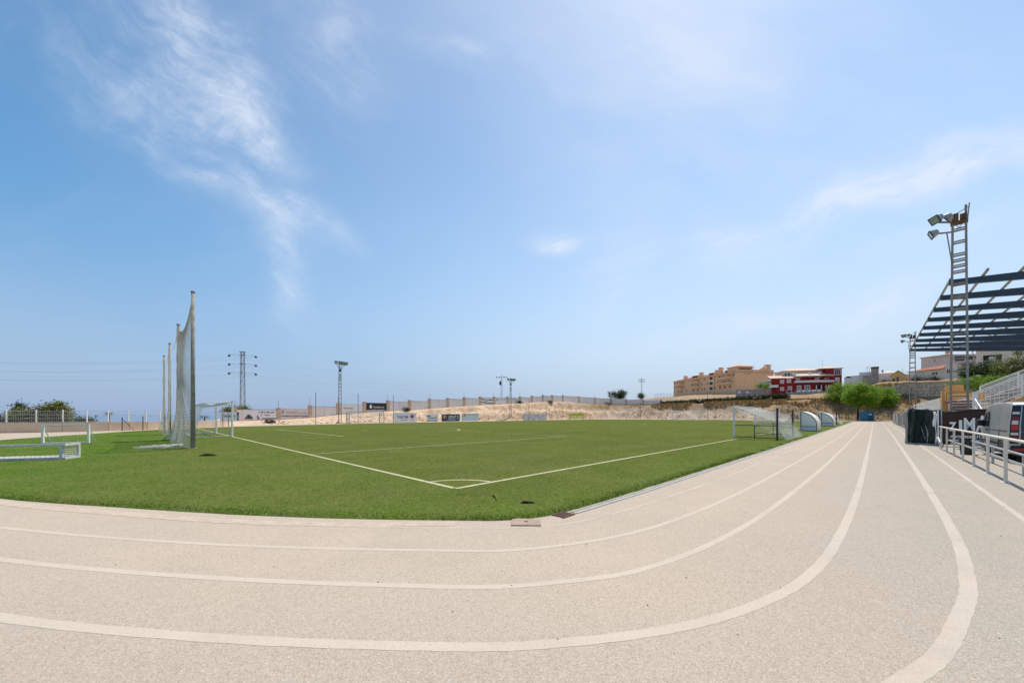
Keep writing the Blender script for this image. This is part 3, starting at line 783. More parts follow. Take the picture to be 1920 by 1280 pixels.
g0.scale = (.32, .62, 1); b.build('grate_bars', 'cover_iron', g0); b = MB(); b.bx(-.47, .47, -.18, -.145, 0, .016); b.bx(-.47, .47, .145, .18, 0, .016); b.build('grate_frame', 'cover_iron', g0)
g0 = thing('inspection_cover', 'reddish square inspection cover at the corner of the turf', 'manhole cover', W(-.70, -2.60, .003), PR - R(48))
MB().bx(-.21, .21, -.16, .16, 0, .016).build('lid', 'cover_concrete', g0, bevel=.005)
MB().bx(-.03, .03, -.008, .008, .0162, .022).build('lid_handle', 'black_plastic', g0)

# dark holes where the turf has been cut away
def pxg(x, y):
    D = F * EYE / (y - HY); return ((x - 960) / F * D, D)
def clod(name, label, x, y, w_, d_, h_, seed):
    r = np.random.default_rng(seed); X_, Y_ = pxg(x, y)
    t = thing(name, label, 'turf patch', (X_, Y_, .024))
    n_ = 22; vs = [(0, 0, h_)]; 
    for ring, (s_, z_) in enumerate(((.5, h_ * .8), (1., 0.))):
        for i in range(n_):
            a = 2 * PI * i / n_; q = s_ * (1 + r.uniform(-.3, .3)); vs.append((math.cos(a) * w_ * q, math.sin(a) * d_ * q, z_ * (1 + r.uniform(-.5, .7))))
    fs = [(0, 1 + i, 1 + (i + 1) % n_) for i in range(n_)] + [(1 + i, 1 + n_ + i, 1 + n_ + (i + 1) % n_, 1 + (i + 1) % n_) for i in range(n_)]
    mesh_obj('soil', vs, fs, 'soil_dark', t)
clod('turf_patch', 'black torn clump of turf on the green beside the tallest net pole', 390, 855.5, .27, .17, .07, 3)
clod('turf_patch', 'small black torn spot in the turf above the corner cover', 990, 945.5, .13, .05, .03, 4)
# scattered stones and litter on the track
b = MB(); r = np.random.default_rng(5)
for k in range(420):
    uq, vq = r.uniform(-9, 22), r.uniform(-9, 4); p = np.array([[uq, vq]])
    if inside_dist(p)[0] > -.05: continue
    s_ = r.uniform(.002, .006); b.box((uq, vq, s_ * .5), (s_ * 1.6, s_ * 1.2, s_), r.uniform(0, 3))
o = b.build('pebbles', 'soil_dark'); o.location = W(0, 0); o.rotation_euler = (0, 0, PR); tag(o, 'tiny dark pebbles scattered over the beige running track', 'pebbles', kind='stuff')

# ------------------------------------------------------------------ goals
def full_goal(name, label, loc, rz, group):
    """local +x looks into the field; posts along y"""
    t = thing(name, label, 'goal', loc, rz, group)
    for s_ in (-1, 1):
        MB().tube((0, s_ * 3.66, 0), (0, s_ * 3.66, 2.44), .06, 12).build('post', 'white_paint', t)
    MB().tube((0, -3.72, 2.44), (0, 3.72, 2.44), .06, 12).build('crossbar', 'white_paint', t)
    for s_ in (-1, 1):
        MB().path([(0, s_ * 3.66, 2.40), (-1.5, s_ * 3.62, 2.36)], .02).build('net_arm', 'white_paint', t)
        MB().path([(0, s_ * 3.66, .03), (-2.0, s_ * 3.6, .03)], .03).build('ground_bar', 'white_paint', t)
    MB().tube((-2.0, -3.6, .03), (-2.0, 3.6, .03), .03).build('ground_bar', 'white_paint', t)
    G = [grid((-.02, -3.6, 2.42), (-.02, 3.6, 2.42), (-1.5, -3.6, 2.30), (-1.5, 3.6, 2.30), 46, 9, lambda a, b: np.concatenate([0 * a * b, 0 * a * b, -.25 * np.sin(PI * b) * (1 + 0 * a)], -1)),
         grid((-1.5, -3.6, 2.30), (-1.5, 3.6, 2.30), (-2.0, -3.6, .05), (-2.0, 3.6, .05), 46, 14)]
    for s_ in (-1, 1):
        G.append(grid((-.02, s_ * 3.6, 2.42), (-1.5, s_ * 3.6, 2.30), (-.02, s_ * 3.6, .05), (-2., s_ * 3.6, .05), 10, 14))
    strands('net', G, .004, 'goal_net_cord', t, False)
    return t
gl = full_goal('football_goal', 'white full size football goal on the near goal line beside the tall net', W(0, 29.3, .025), PR, 'full size football goals')
g2 = dup(gl, W(PL, 29.3, .025), PR + PI, 'white full size football goal at the far end before the eroded bank')
b = MB(); b.path([(-.55, 0, .02), (-.2, 0, .42), (0, 0, .02)], .03); b.bx(-.05, .05, -.12, .12, .0, .45); b.bx(-.6, .05, -.04, .04, 0, .06)
st = thing('net_weight', 'small grey triangular foot behind the net of the left goal', 'net weight', W(-3.0, 23.9, .025), PR); b.build('foot_frame', 'galvanised', st)

def small_goal(label, loc, rz, group, nr=.0058):
    """seven-a-side goal: mouth 6 m along x, looks to +y, dark side rails and tall rear posts"""
    t = thing('small_football_goal', label, 'goal', loc, rz, group)
    for x in (0, 6): MB().bx(x - .05, x + .05, -.05, .05, 0, 2.0).build('post', 'white_paint', t)
    MB().bx(-.05, 6.05, -.05, .05, 2.0, 2.1).build('crossbar', 'white_paint', t)
    for x in (-.35, 5.55):
        MB().tube((x, -2.35, 0), (x, -2.35, 1.9), .055, 10).build('rear_post', 'dark_steel', t)
    for x0, x1 in ((0, -.35), (6, 5.55)):
        MB().path([(x0, -.06, .85), (x1, -2.32, .85)], .028).build('side_rail', 'dark_steel', t)
        MB().path([(x0, -.06, .12), (x1, -2.32, .10)], .028).build('side_rail', 'dark_steel', t)
        MB().path([((x0 + x1) / 2, -1.17, 0), ((x0 + x1) / 2, -1.17, .85)], .026).build('side_stay', 'dark_steel', t)
    MB().path([(-.35, -2.35, .12), (5.55, -2.35, .12)], .022).build('rear_rail', 'dark_steel', t)
    MB().path([(-.35, -2.35, 1.86), (5.55, -2.35, 1.86)], .008).build('rear_rope', 'net_cord', t)
    def sag(a, b): return np.concatenate([0 * a * b, 0 * a * b, -(.55 * np.sin(PI * a) ** .7 * np.sin(PI * b * .62)) + 0 * b], -1)
    G = [grid((0, -.03, 2.02), (6, -.03, 2.02), (-.25, -2.2, 1.55), (5.5, -2.2, 1.55), 46, 19, sag),
         grid((-.25, -2.2, 1.55), (5.5, -2.2, 1.55), (-.1, -2.75, .03), (5.7, -2.9, .03), 46, 13, lambda a, b: np.concatenate([0 * a * b, .12 * np.sin(PI * b) + 0 * a, -.50 * np.sin(PI * a) ** .7 * math.sin(PI * .62) * (1 - b) ** 1.2], -1)),
         grid((0, -.03, 2.02), (-.25, -2.2, 1.55), (.05, -.3, 1.55), (-.1, -2.75, .03), 17, 12),
         grid((6, -.03, 2.02), (5.5, -2.2, 1.55), (5.9, -.05, .05), (5.7, -2.9, .03), 17, 14)]
    strands('net', G, nr, 'goal_net_cord', t)
    return t
GRP = 'seven a side goals with dark side rails'
sg = small_goal('white small goal with sagging net nearest the track on the right', W(22.5, .3, .025), PR, GRP)
dup(sg, W(71.6, .3, .025), PR, 'white small goal with net half hidden behind the second dugout')
dup(sg, W(26.2, 56.2, .025), PR + PI, 'small goal frame at the foot of the sandy bank across the pitch')

def mini_goal(label, loc, rz, fallen=False):
    t = thing('mini_goal', label, 'goal', loc, rz, 'mini training goals')
    return t
t = mini_goal('white upright mini goal standing on bright green turf at far left', (-23.75, 19.6, .025), R(22))
for x in (-.88, .88): MB().bx(x - .04, x + .04, -.05, .05, 0, .95).build('post', 'white_paint', t)
MB().bx(-.93, .93, -.04, .04, .95, 1.02).build('crossbar', 'white_paint', t)
MB().bx(-.83, .83, -.04, .04, 0, .06).build('ground_bar', 'white_paint', t)
for x in (-.88, .88): MB().path([(x, 0, .95), (x, .55, .04)], .022).build('rear_stay', 'white_paint', t)
strands('net', [grid((-.85, .02, .93), (.85, .02, .93), (-.85, .55, .05), (.85, .55, .05), 12, 8)], .003, 'goal_net_cord', t)
t = mini_goal('white mini goal tipped on its face at the left edge', (-15.35, 12.6, .025), R(17))
for y in (0, .5):
    MB().bx(-3.0, 0, y - .04, y + .04, .46 if y == 0 else 0., .53 if y == 0 else .06).build('long_bar', 'worn_white_paint', t)
MB().bx(-3.0, 0, -.05, .05, 0, .08).build('long_bar', 'worn_white_paint', t)
for x in (-.05, -1.98): MB().bx(x - .045, x + .045, -.045, .045, .08, .46).build('upright', 'worn_white_paint', t)
MB().bx(.0, .08, -.06, .58, 0, .07).build('end_frame', 'worn_white_paint', t); MB().bx(.0, .08, -.06, .58, .46, .53).build('end_frame', 'worn_white_paint', t)
MB().bx(.0, .08, .50, .58, .07, .46).build('end_frame', 'worn_white_paint', t)
strands('net', [grid((.04, -.02, .05), (.04, .52, .05), (.04, -.02, .47), (.04, .52, .47), 8, 7),
                grid((-3, .03, .06), (0, .03, .06), (-3, .4, .1), (0, .4, .1), 24, 5),
                grid((-3, .02, .1), (-2.05, .02, .1), (-3, .02, .45), (-2.0, .05, .16), 10, 6)], .006, 'goal_net_cord', t)

# ------------------------------------------------------------------ tall ball-stop net on four poles
bn = thing('ball_stop_net', 'tall pale ball stop net sagging between four poles behind the left goal', 'ball net', W(-2.85, 15.8, .02), PR)
PH = 7.05; SPN = 8.57
for k in range(4):
    b = MB(); b.tube((0, k * SPN, -.1), (0, k * SPN, PH), .09, 14, .068); b.build('pole', 'pole_concrete', bn, True)
    MB().tube((0, k * SPN, PH), (0, k * SPN, PH + .05), .088, 14).build('pole_cap', 'galvanised', bn)
    MB().bx(-.15, .15, k * SPN - .15, k * SPN + .15, -.01, .02).build('pole_foot', 'concrete', bn)
for k in range(3):
    na, nb_ = 58, 44
    a = np.linspace(0, 1, na)[:, None]; bb = np.linspace(0, 1, nb_)[None, :]
    sag = lambda q: PH - .12 - .78 * np.sin(PI * q) ** .9 - .10 * q
    drift = -.05 * bb * a * np.ones_like(a)
    z = sag(a) * (1 - bb) + .03 * bb
    bulge = -.22 * np.sin(PI * bb) * np.sin(PI * a) - (.50 if k == 0 else .22) * bb ** 5 * np.sin(PI * a) ** .7 + .05 * np.sin(14 * a + 3 * bb) * bb
    yy = .1 + a * (SPN - .2) + drift
    g = np.stack([bulge + 0 * a, yy + 0 * bb, z + 0 * a], -1)
    strands('net_panel', [g], .0052, 'net_cord', bn)
    # gathered folds of net hanging by the far pole of the bay
    y0 = (k + 1) * SPN
    g = []
    zz = np.linspace(PH - .3, .04, 26)
    for q in range(18):
        spread = np.clip((2.4 - zz) / 2.4, 0, 1) ** 1.6
        xo, so_ = random.uniform(-.08, .06), random.uniform(0, .5); yb = y0 - random.uniform(.06, .95) ** 1.3
        g.append(np.stack([xo - spread * so_ + .02 * np.sin(zz * 3 + q), yb - spread * random.uniform(-.1, .5) + .03 * np.sin(zz * 2 + q), zz], -1))
    strands('net_fold', [np.array(g)], .0085, 'net_cord', bn)
    ca = np.linspace(0, 1, 18)
    MB().path([(0, .08 + SPN * k + (SPN - .16) * q, float(sag(np.array(q))) + .03) for q in ca], .010, 4).build('net_rope', 'net_cord', bn)
# spill of net on the ground by the first pole
r = np.random.default_rng(9)
g = []
for q in range(15):
    a = np.linspace(.0, 1, 30)
    rr = .55 + q * .06
    g.append(np.stack([-.15 - rr * np.sin(PI * a) * 1.25, .1 + a * (2.2 + q * .09) + .08 * np.sin(8 * a + q), .015 + .06 * np.abs(np.sin(5 * a + q)) * r.random(30)], -1))
strands('net_spill', [np.array(g)], .009, 'net_cord', bn)

# ------------------------------------------------------------------ dugouts
def dugout(label, loc, group):
    t = thing('dugout', label, 'dugout', loc, PR, group)
    Ln = 3.4
    prof = [(1.42, 1.84), (1.12, 1.82), (.78, 1.72), (.46, 1.52), (.2, 1.24), (.05, .94), (0, .66), (0, .03)]
    sh = [(y, z) for y, z in prof]; inner = [(y + .035 * (1 if z < 1.7 else .3), z - .045) if z > .1 else (y + .04, z) for y, z in prof]
    MB().ext(sh + inner[::-1], 'x', 0, Ln).build('shell', 'dugout_shell', t)
    for x in (.02, Ln - .05):
        side = [(0.05, .42)] + [(y + .04, z - .05) for y, z in prof[::-1][1:]] + [(1.18, .42)]
        MB().ext(side, 'x', x, x + .03).build('side_panel', 'dugout_panel', t)
        low = [(.05, .05), (1.18, .05), (1.18, .40), (.05, .40)]
        MB().ext(low, 'x', x, x + .03).build('side_panel', 'dugout_panel', t)
        xf = x - .02 if x < 1 else x + .05; MB().path([(xf, q[0] + .04, q[1] - .05) for q in prof[1:]], .02).build('frame', 'dark_steel', t)
        MB().bar((xf, 1.2, 0), (xf, 1.2, 1.8), .05).build('frame', 'dark_steel', t)
        MB().bar((xf, .03, .41), (xf, 1.2, .41), .045).build('frame', 'dark_steel', t)
    MB().bx(.1, Ln - .1, .15, .5, .40, .44).build('bench', 'black_plastic', t)
    for x in (.4, 1.7, 3.0): MB().bx(x - .03, x + .03, .2, .45, 0, .40).build('bench_leg', 'dark_steel', t)
    return t
d1 = dugout('white curved dugout nearest the small goal, behind it on the touchline', W(39.3, -2.45, .025), 'team dugouts')
d2 = dup(d1, W(58.6, -2.45, .025), PR, 'second white curved dugout, farther along and next to the far small goal')
# bottles and kit lying by the first dugout
b = MB()
for k in range(6): b.lathe((39.2 + k * .16, -1.3 + .1 * math.sin(k * 2), .025), [(.05, 0), (.05, .26), (.02, .34), (.02, .38)], 8)
o = b.build('water_bottles', 'lamp_clear'); o.location = W(0, 0); o.rotation_euler = (0, 0, PR)
tag(o, 'pale plastic bottles set on the turf before the nearer dugout', 'bottles', kind='stuff')

# ------------------------------------------------------------------ floodlight masts
def mast(label, loc, rz, H, group, head):
    """local +y looks onto the field"""
    t = thing('floodlight_mast', label, 'floodlight', loc, rz, group)
    wb, wt = .60, .44; dy = .07
    for sx in (-1, 1):
        MB().bar((sx * wb / 2, 0, 0), (sx * wt / 2, 0, H - (.3 if sx < 0 else -.25)), .05, .09).build('upright', 'mast_steel', t)
        MB().bar((sx * (wb / 2 - .02), dy, 0), (sx * (wt / 2 - .02), dy, H - .3), .04, .04).build('upright', 'mast_steel', t)
    z = .5; k = 0
    while z < H - .5:
        wz = wb + (wt - wb) * z / H - .062
        MB().bx(-wz / 2, wz / 2, -.03, .01, z, z + .07).build('rung', 'mast_steel', t)
        if z > H * .55: MB().bx(-wz / 2, wz / 2, dy - .01, dy + .02, z - .09, z - .01).build('rung', 'mast_steel', t)
        z += .66 if not (H - 3.2 < z < H - 2.4) else .3; k += 1
    MB().bx(-.5, .5, -.5, .5, -.05, .15).build('footing', 'concrete', t)
    def lamp(c, yaw, pitch, s_=1.):
        l = bpy.data.objects.new('lamp', None)
        b = MB(); b.hexa([(-.24 * s_, -.20 * s_, -.14 * s_), (.24 * s_, -.20 * s_, -.14 * s_), (.34 * s_, .18 * s_, -.26 * s_), (-.34 * s_, .18 * s_, -.26 * s_),
                          (-.24 * s_, -.20 * s_, .14 * s_), (.24 * s_, -.20 * s_, .14 * s_), (.34 * s_, .18 * s_, .26 * s_), (-.34 * s_, .18 * s_, .26 * s_)])
        o = b.build('lamp', 'lamp_housing', t, bevel=.02)
        o.location = c; o.rotation_euler = (pitch, 0, yaw)
        fr = MB()
        for a in ((-.36, -.31, -.27, .27), (.31, .36, -.27, .27)): fr.bx(a[0] * s_, a[1] * s_, .18 * s_, .23 * s_, a[2] * s_, a[3] * s_)
        for a in ((-.31, .31, -.28, -.23), (-.31, .31, .23, .28)): fr.bx(a[0] * s_, a[1] * s_, .18 * s_, .23 * s_, a[2] * s_, a[3] * s_)
        fr.build('lamp_rim', 'dark_steel', o)
        MB().bx(-.31 * s_, .31 * s_, .185 * s_, .205 * s_, -.23 * s_, .23 * s_).build('lamp_glass', 'lamp_glass', o)
        bpy.data.objects.remove(l)
        return o
    if head == 'basket':
        # the lamps hang off the pitch side of the head, the small work platform sits on the other
        lamp((-.74, -.1, H - .12), R(128), R(-30), .78); lamp((-.34, .42, H - .0), R(75), R(-30), .7); lamp((-.86, .05, H - .84), R(98), R(-24), .74)
        MB().bar((-.22, 0, H - .5), (-.7, 0, H - .3), .08).bar((-.24, .02, H - 1.0), (-.7, .04, H - .9), .07).bar((-.24, 0, H - 2.7), (-.42, 0, H - 1.0), .05).build('lamp_bracket', 'mast_steel', t)
        MB().bx(-.30, .30, -.22, .30, H - .62, H - .55).build('platform', 'rust', t)
        b = MB()
        b.bar((.27, -.2, H - .6), (.33, -.2, H + .22), .04).bar((.27, .28, H - .6), (.33, .28, H + .22), .04).bar((.33, -.22, H + .22), (.33, .30, H + .22), .04).bar((-.2, .28, H - .05), (.33, .28, H + .22), .03)
        b.build('platform_rail', 'mast_steel', t)
        MB().bx(-.20, -.02, -.18, .1, H - .55, H - .12).build('gear_box', 'rust', t, bevel=.02)
        MB().bx(.02, .24, -.15, .15, H - .5, H - .2).build('gear_box', 'rust', t, bevel=.02)
        MB().bar((-.15, 0, H - .62), (.05, 0, H - .95), .025).bar((.15, 0, H - .62), (-.05, 0, H - .95), .025).build('platform_brace', 'mast_steel', t)
    else:
        MB().bx(-1.25, 1.3, .06, .14, H - .45, H - .36).build('cross_arm', 'mast_steel', t)
        MB().bar((-.1, .1, H - 1.4), (-.8, .1, H - .42), .05).bar((.1, .1, H - 1.4), (.8, .1, H - .42), .05).build('arm_brace', 'mast_steel', t)
        for q, x in enumerate((-1.05, -.38, .18, 1.05)): lamp((x, .2, H - .05), R(6 * (q - 1.5)), R(-24), .8 if q == 3 else .95)
        MB().bx(-.14, .14, -.05, .2, H - 1.55, H - 1.2).build('gear_box', 'dark_steel', t)
    return t
MG = 'floodlight masts round the pitch'
D = 19.35; p = at(1798.5, D); mast1 = mast('tall floodlight mast on the right, in front of the grandstand roof', (p.x, p.y, 0), R(-50.5), zat(396, D), MG, 'basket')
D = 48.7; p = at(1711, D); dup(mast1, (p.x, p.y, 0), R(-47.4), 'smaller looking floodlight mast beyond the left tip of the grandstand roof')
u_, D = u_on_v(637, 62.2); p = at(637.5, D); mast3 = mast('floodlight mast rising from the sandy bank on the left', (p.x, p.y, 0), PR + PI + R(20), zat(679, D), MG, 'row')
u_, D = u_on_v(957, 62.4); p = at(957.5, D); dup(mast3, (p.x, p.y, 0), PR + PI - R(8), 'farthest floodlight mast, beside the small transformer pole')

# ------------------------------------------------------------------ slim dark poles along the far edge
PG = 'slim dark net poles on the far side'
def slim(label, pxx, D, ytop, rr=.04):
    p = at(pxx, D); z0 = ground_at(p); z0 = max(0, z0) if abs(z0) < .3 else z0
    t = thing('slim_pole', label, 'pole', (p.x, p.y, z0), 0, PG)
    MB().tube((0, 0, -.2), (0, 0, zat(ytop, D) - z0), rr, 8).build('shaft', 'dark_steel', t)
    MB().tube((0, 0, 0), (0, 0, .25), rr * 2, 8).build('foot', 'concrete', t)
for pxx, vq, yt, lb in ((592, 58.2, 735, 'slim dark pole standing before the blank wall panel right of the second banner'), (671.5, 58.8, 737, 'slim dark pole just left of the black banner on the wall'),
                        (737.5, 58.9, 740, 'slim dark pole at the left end of the white lettered board on the bank'), (992, 59.8, 748, 'slim dark pole before the left half of the graffiti board'),
                        (1024, 59.8, 750, 'slim dark pole at the right end of the graffiti board')):
    slim(lb, pxx, d_on_v(pxx, vq), yt)
slim('slim dark pole on the far goal line, left of the far goal', 1200.5, d_on_u(1200.5, 116), 738, .05)
slim('slim dark pole on the far goal line, right of the far goal', 1327, d_on_u(1327, 116), 733, .06)
slim('slim dark pole on the slope under the graffiti wall', 1405, d_on_u(1405, 127), 731, .05)

# ------------------------------------------------------------------ long wall on the bank
WP = [440, 522, 581, 634, 683, 727, 767.5, 805, 839, 870, 900, 926, 951, 975, 997, 1017.5, 1035, 1055, 1085, 1115, 1145]
WT = [767.5, 767, 762, 757.5, 755, 752.5, 751.7, 749, 747.5, 746, 745, 745, 745, 744.5, 743, 741.7, 741.7, 742, 744, 746, 748]
wall = thing('boundary_wall', 'long stepped wall of pale panels between brown pillars climbing the sandy bank', 'wall', W(7, 71, 0), PR)
wu = [u_on_v(p, 71) for p in WP]
for i, (p, (u0, D)) in enumerate(zip(WP, wu)):
    zt = zat(WT[i], D); zb = gz(u0, 70.6)
    MB().bx(u0 - 7 - .32, u0 - 7 + .32, -.24, .24, min(zb, gz(u0, 70)) - .5, zt + .16).build('pillar', 'wall_pillar', wall)
    MB().bx(u0 - 7 - .38, u0 - 7 + .38, -.29, .29, zt + .16, zt + .24).build('pillar_cap', 'wall_pillar', wall)
    if i % 2 == 1 or i < 3:
        MB().tube((u0 - 7, 0, zt + .2), (u0 - 7, 0, zt + 1.5), .03, 6).build('wire_post', 'wire', wall)
    if i + 1 < len(WP):
        u1, D1 = wu[i + 1]
        zb = min(gz(u0, 70), gz(u1, 70), gz((u0 + u1) / 2, 70)) - .5
        o = MB().bx(u0 - 7 + .32, u1 - 7 - .32, -.09, .09, zb, zt).build('panel', 'wall_render', wall)
        MB().bx(u0 - 7 + .32, u1 - 7 - .32, -.13, .13, zt, zt + .06).build('coping', 'concrete', wall)
        MB().bx((u0 + u1) / 2 - 7 - .015, (u0 + u1) / 2 - 7 + .015, -.095, .095, zb, zt - .002).build('joint', 'lettering_grey', wall)
# return of the wall on the end bank
ew = thing('boundary_wall', 'short grey wall continuing from the bank corner to the clipped hedge', 'wall', W(131.6, 71, 0), PR)
vq = [70.5, 64, 57, 50]
for i, v in enumerate(vq):
    D = (W(131.6, v)).y; zt = (7.9, 7.6, 7.2, 6.9)[i]
    MB().bx(-.28, .28, v - 71 - .3, v - 71 + .3, 4., zt + .15).build('pillar', 'wall_pillar', ew)
    if i < 3: MB().bx(-.09, .09, vq[i + 1] - 71 + .3, v - 71 - .3, 4., (7.8, 7.45, 7.05)[i]).build('panel', 'wall_render', ew)

# ---- boards and banners
def board(name, label, cat, p0, p1, yt, yb, v, mat, thick=.05, group=None, posts=False):
    u0, D0 = u_on_v(p0, v); u1, D1 = u_on_v(p1, v); Dm = (D0 + D1) / 2
    zt, zb = zat(yt, Dm), zat(yb, Dm); w_, h_ = u1 - u0, zt - zb
    base = zb
    t = thing(name, label, cat, W(u0, v, zb), PR, group)
    MB().bx(0, w_, -thick / 2, thick / 2, 0, h_).build('face', mat, t)
    if posts:
        for x in (.12 * w_, .88 * w_):
            zg = min(gz(u0 + x, v), 0) - zb - .1
            MB().bx(x - .04, x + .04, thick / 2 + .002, thick / 2 + .08, zg, h_ * .9).build('board_post', 'galvanised', t)
    return t, w_, h_, -thick / 2 - .012
def bar2(t, w_, h_, y, rects, mat, name='print'):
    b = MB()
    for x0, x1, z0, z1 in rects: b.bx(x0 * w_, x1 * w_, y, y + .012, z0 * h_, z1 * h_)
    return b.build(name, mat, t)
BG = 'banners hung on the long wall'
t, w_, h_, y = board('wall_banner', 'white banner with dark town drawings and lettering on the first wall panel', 'banner', 456, 518, 768.6, 785.6, 70.84, 'board_white', .04, BG)
text('lettering', 'A VIDA MILLOR', h_ * .19, 'lettering_dark', t, (w_ * .44, y, h_ * .70), width=w_ * .50, bold=.012)
text('lettering', 'Veico', h_ * .26, 'lettering_grey', t, (w_ * .62, y, h_ * .38), shear=.2, width=w_ * .17, bold=.01)
bar2(t, w_, h_, y, [(.03, .28, .03, .10), (.09, .12, .1, .4), (.13, .2, .1, .52), (.21, .25, .1, .36), (.4, .5, .03, .1), (.41, .44, .1, .42), (.45, .47, .1, .24), (.55, .97, .03, .13)], 'lettering_dark')
bar2(t, w_, h_, y, [(.05, .085, .1, .28), (.12, .13, .1, .6), (.2, .21, .1, .5), (.52, .54, .35, .62), (.25, .28, .1, .22)], 'lettering_grey')
t, w_, h_, y = board('wall_banner', 'pale banner with welcome lettering and a brown strip along its foot', 'banner', 526, 578, 765.6, 781.5, 70.84, 'board_pale', .04, BG)
text('lettering', 'welcome', h_ * .30, 'gold_print', t, (w_ * .19, y, h_ * .46), width=w_ * .42, bold=.012)
bar2(t, w_, h_, y, [(.04, .07, .42, .62), (.05, .06, .62, .8)], 'lettering_dark'); bar2(t, w_, h_, y, [(.08, .115, .55, .82)], 'gold_print')
bar2(t, w_, h_, y, [(.0, 1., .03, .2)], 'rough_masonry'); bar2(t, w_, h_, y - .004, [(.1, .3, .06, .12), (.5, .62, .06, .12), (.72, .95, .05, .12)], 'lettering_grey')
bar2(t, w_, h_, y, [(.68, .74, .38, .48), (.78, .95, .45, .5)], 'red_print')
t, w_, h_, y = board('wall_banner', 'white banner with thin handwritten scroll on the wall behind the left floodlight mast', 'banner', 640, 679, 757.8, 770.5, 70.84, 'board_white', .04, BG)
b = MB(); pts = [(w_ * (.1 + .45 * q / 40), y, h_ * (.42 + .13 * math.sin(q * 1.1) + .03 * math.sin(q * .3))) for q in range(41)]
b.path(pts, .025, 4).build('scroll', 'lettering_grey', t)
t, w_, h_, y = board('wall_banner', 'black banner with white shield and lettering on the wall', 'banner', 686, 724.5, 755.5, 770, 70.84, 'board_black', .04, BG)
text('lettering', 'Tossalbarona', h_ * .25, 'lettering_white', t, (w_ * .34, y, h_ * .40), width=w_ * .54, bold=.01)
MB().ext([(w_ * .17, h_ * .4), (w_ * .23, h_ * .28), (w_ * .29, h_ * .4), (w_ * .29, h_ * .62), (w_ * .26, h_ * .66), (w_ * .245, h_ * .84), (w_ * .215, h_ * .84), (w_ * .2, h_ * .66), (w_ * .17, h_ * .62)], 'y', y, y + .012).build('shield', 'lettering_white', t)
bar2(t, w_, h_, y, [(.03, .97, .02, .08), (.3, .5, .13, .17), (.55, .9, .13, .17)], 'lettering_white')
t, w_, h_, y = board('wall_banner', 'white banner with two rough black brush lines high on the wall', 'banner', 902, 924.5, 747, 757, 70.84, 'board_white', .04, BG)
bar2(t, w_, h_, y, [(.05, .25, .7, .9), (.3, .55, .55, .72), (.6, .95, .68, .85), (.0, .4, .2, .36), (.35, .98, .08, .24)], 'lettering_dark', 'brush_print')
t, w_, h_, y = board('wall_banner', 'white banner with a few small black marks along its top', 'banner', 929, 949, 746.5, 756.5, 70.84, 'board_white', .04, BG)
bar2(t, w_, h_, y, [(.1, .22, .55, .85), (.35, .45, .75, .85), (.55, .65, .72, .84), (.75, .9, .74, .86)], 'lettering_grey', 'marks')
QG = 'advertising boards at the foot of the bank'
t, w_, h_, y = board('advertising_board', 'white board with tall black letters and a red emblem, leftmost on the bank', 'board', 738, 781, 773.5, 791.5, 60.6, 'board_white', .05, QG, True)
text('lettering', 'TABICEM', h_ * .45, 'lettering_grey', t, (w_ * .12, y, h_ * .40), width=w_ * .5, bold=.012)
bar2(t, w_, h_, y, [(.12, .18, .10, .16), (.3, .6, .22, .26)], 'lettering_grey')
MB().ext([(w_ * (.8 + .085 * math.cos(a)), h_ * (.62 + .21 * math.sin(a))) for a in np.linspace(0, 6, 14)], 'y', y, y + .012).build('emblem', 'red_print', t)
text('lettering', 'TC', h_ * .24, 'red_print', t, (w_ * .72, y, h_ * .16), width=w_ * .16); bar2(t, w_, h_, y - .003, [(.72, .8, .5, .56)], 'lettering_dark')
t, w_, h_, y = board('advertising_board', 'small white board with black lines of lettering beside the navy board', 'board', 799.5, 821, 776, 790.2, 60.6, 'board_white', .05, QG, True)
text('lettering', 'ACONTE', h_ * .28, 'lettering_dark', t, (w_ * .16, y, h_ * .38), width=w_ * .75, bold=.014)
bar2(t, w_, h_, y, [(.02, .35, .66, .78), (.02, .98, .1, .2)], 'lettering_dark')
t, w_, h_, y = board('advertising_board', 'navy blue board with a pale diamond at its left', 'board', 828, 862, 776, 789.4, 60.6, 'board_navy', .05, QG, True)
MB().ext([(w_ * .15, h_ * .28), (w_ * .27, h_ * .62), (w_ * .22, h_ * .9), (w_ * .08, h_ * .9), (w_ * .04, h_ * .62)], 'y', y, y + .012).build('diamond', 'sheet_tan', t)
text('lettering', 'ZI71', h_ * .42, 'lettering_white', t, (w_ * .36, y, h_ * .50), width=w_ * .56, bold=.016)
bar2(t, w_, h_, y, [(.34, .95, .32, .38), (.3, .75, .18, .23)], 'board_sky')
t, w_, h_, y = board('advertising_board', 'washed out light blue board next to the navy board', 'board', 865.5, 897, 775, 788.6, 60.6, 'board_sky', .05, QG, True)
MB().ext([(w_ * .1, h_ * .55), (w_ * .2, h_ * .6), (w_ * .25, h_ * .95), (w_ * .12, h_ * .92)], 'y', y, y + .012).build('yellow_mark', 'gold_print', t)
bar2(t, w_, h_, y, [(.3, .38, .45, .8), (.42, .5, .45, .75), (.54, .6, .45, .8), (.65, .72, .45, .75), (.77, .85, .45, .8), (.12, .3, .25, .32)], 'board_white', 'pale_letters')
t, w_, h_, y = board('advertising_board', 'whitish board covered with blue graffiti strokes in the middle of the bank', 'board', 980, 1024, 775.4, 788.4, 61.2, 'board_pale', .05, QG, True)
b = MB()
for k in range(5):
    pts = [(w_ * np.clip(.08 + .19 * k + .08 * math.sin(q * .9 + k), .02, .98), y + .004, h_ * np.clip(.5 + .36 * math.sin(q * (.55 + .1 * k) + k * 2), .06, .94)) for q in range(14)]
    b.path(pts, .05, 4)
b.build('graffiti', 'graffiti_blue', t)
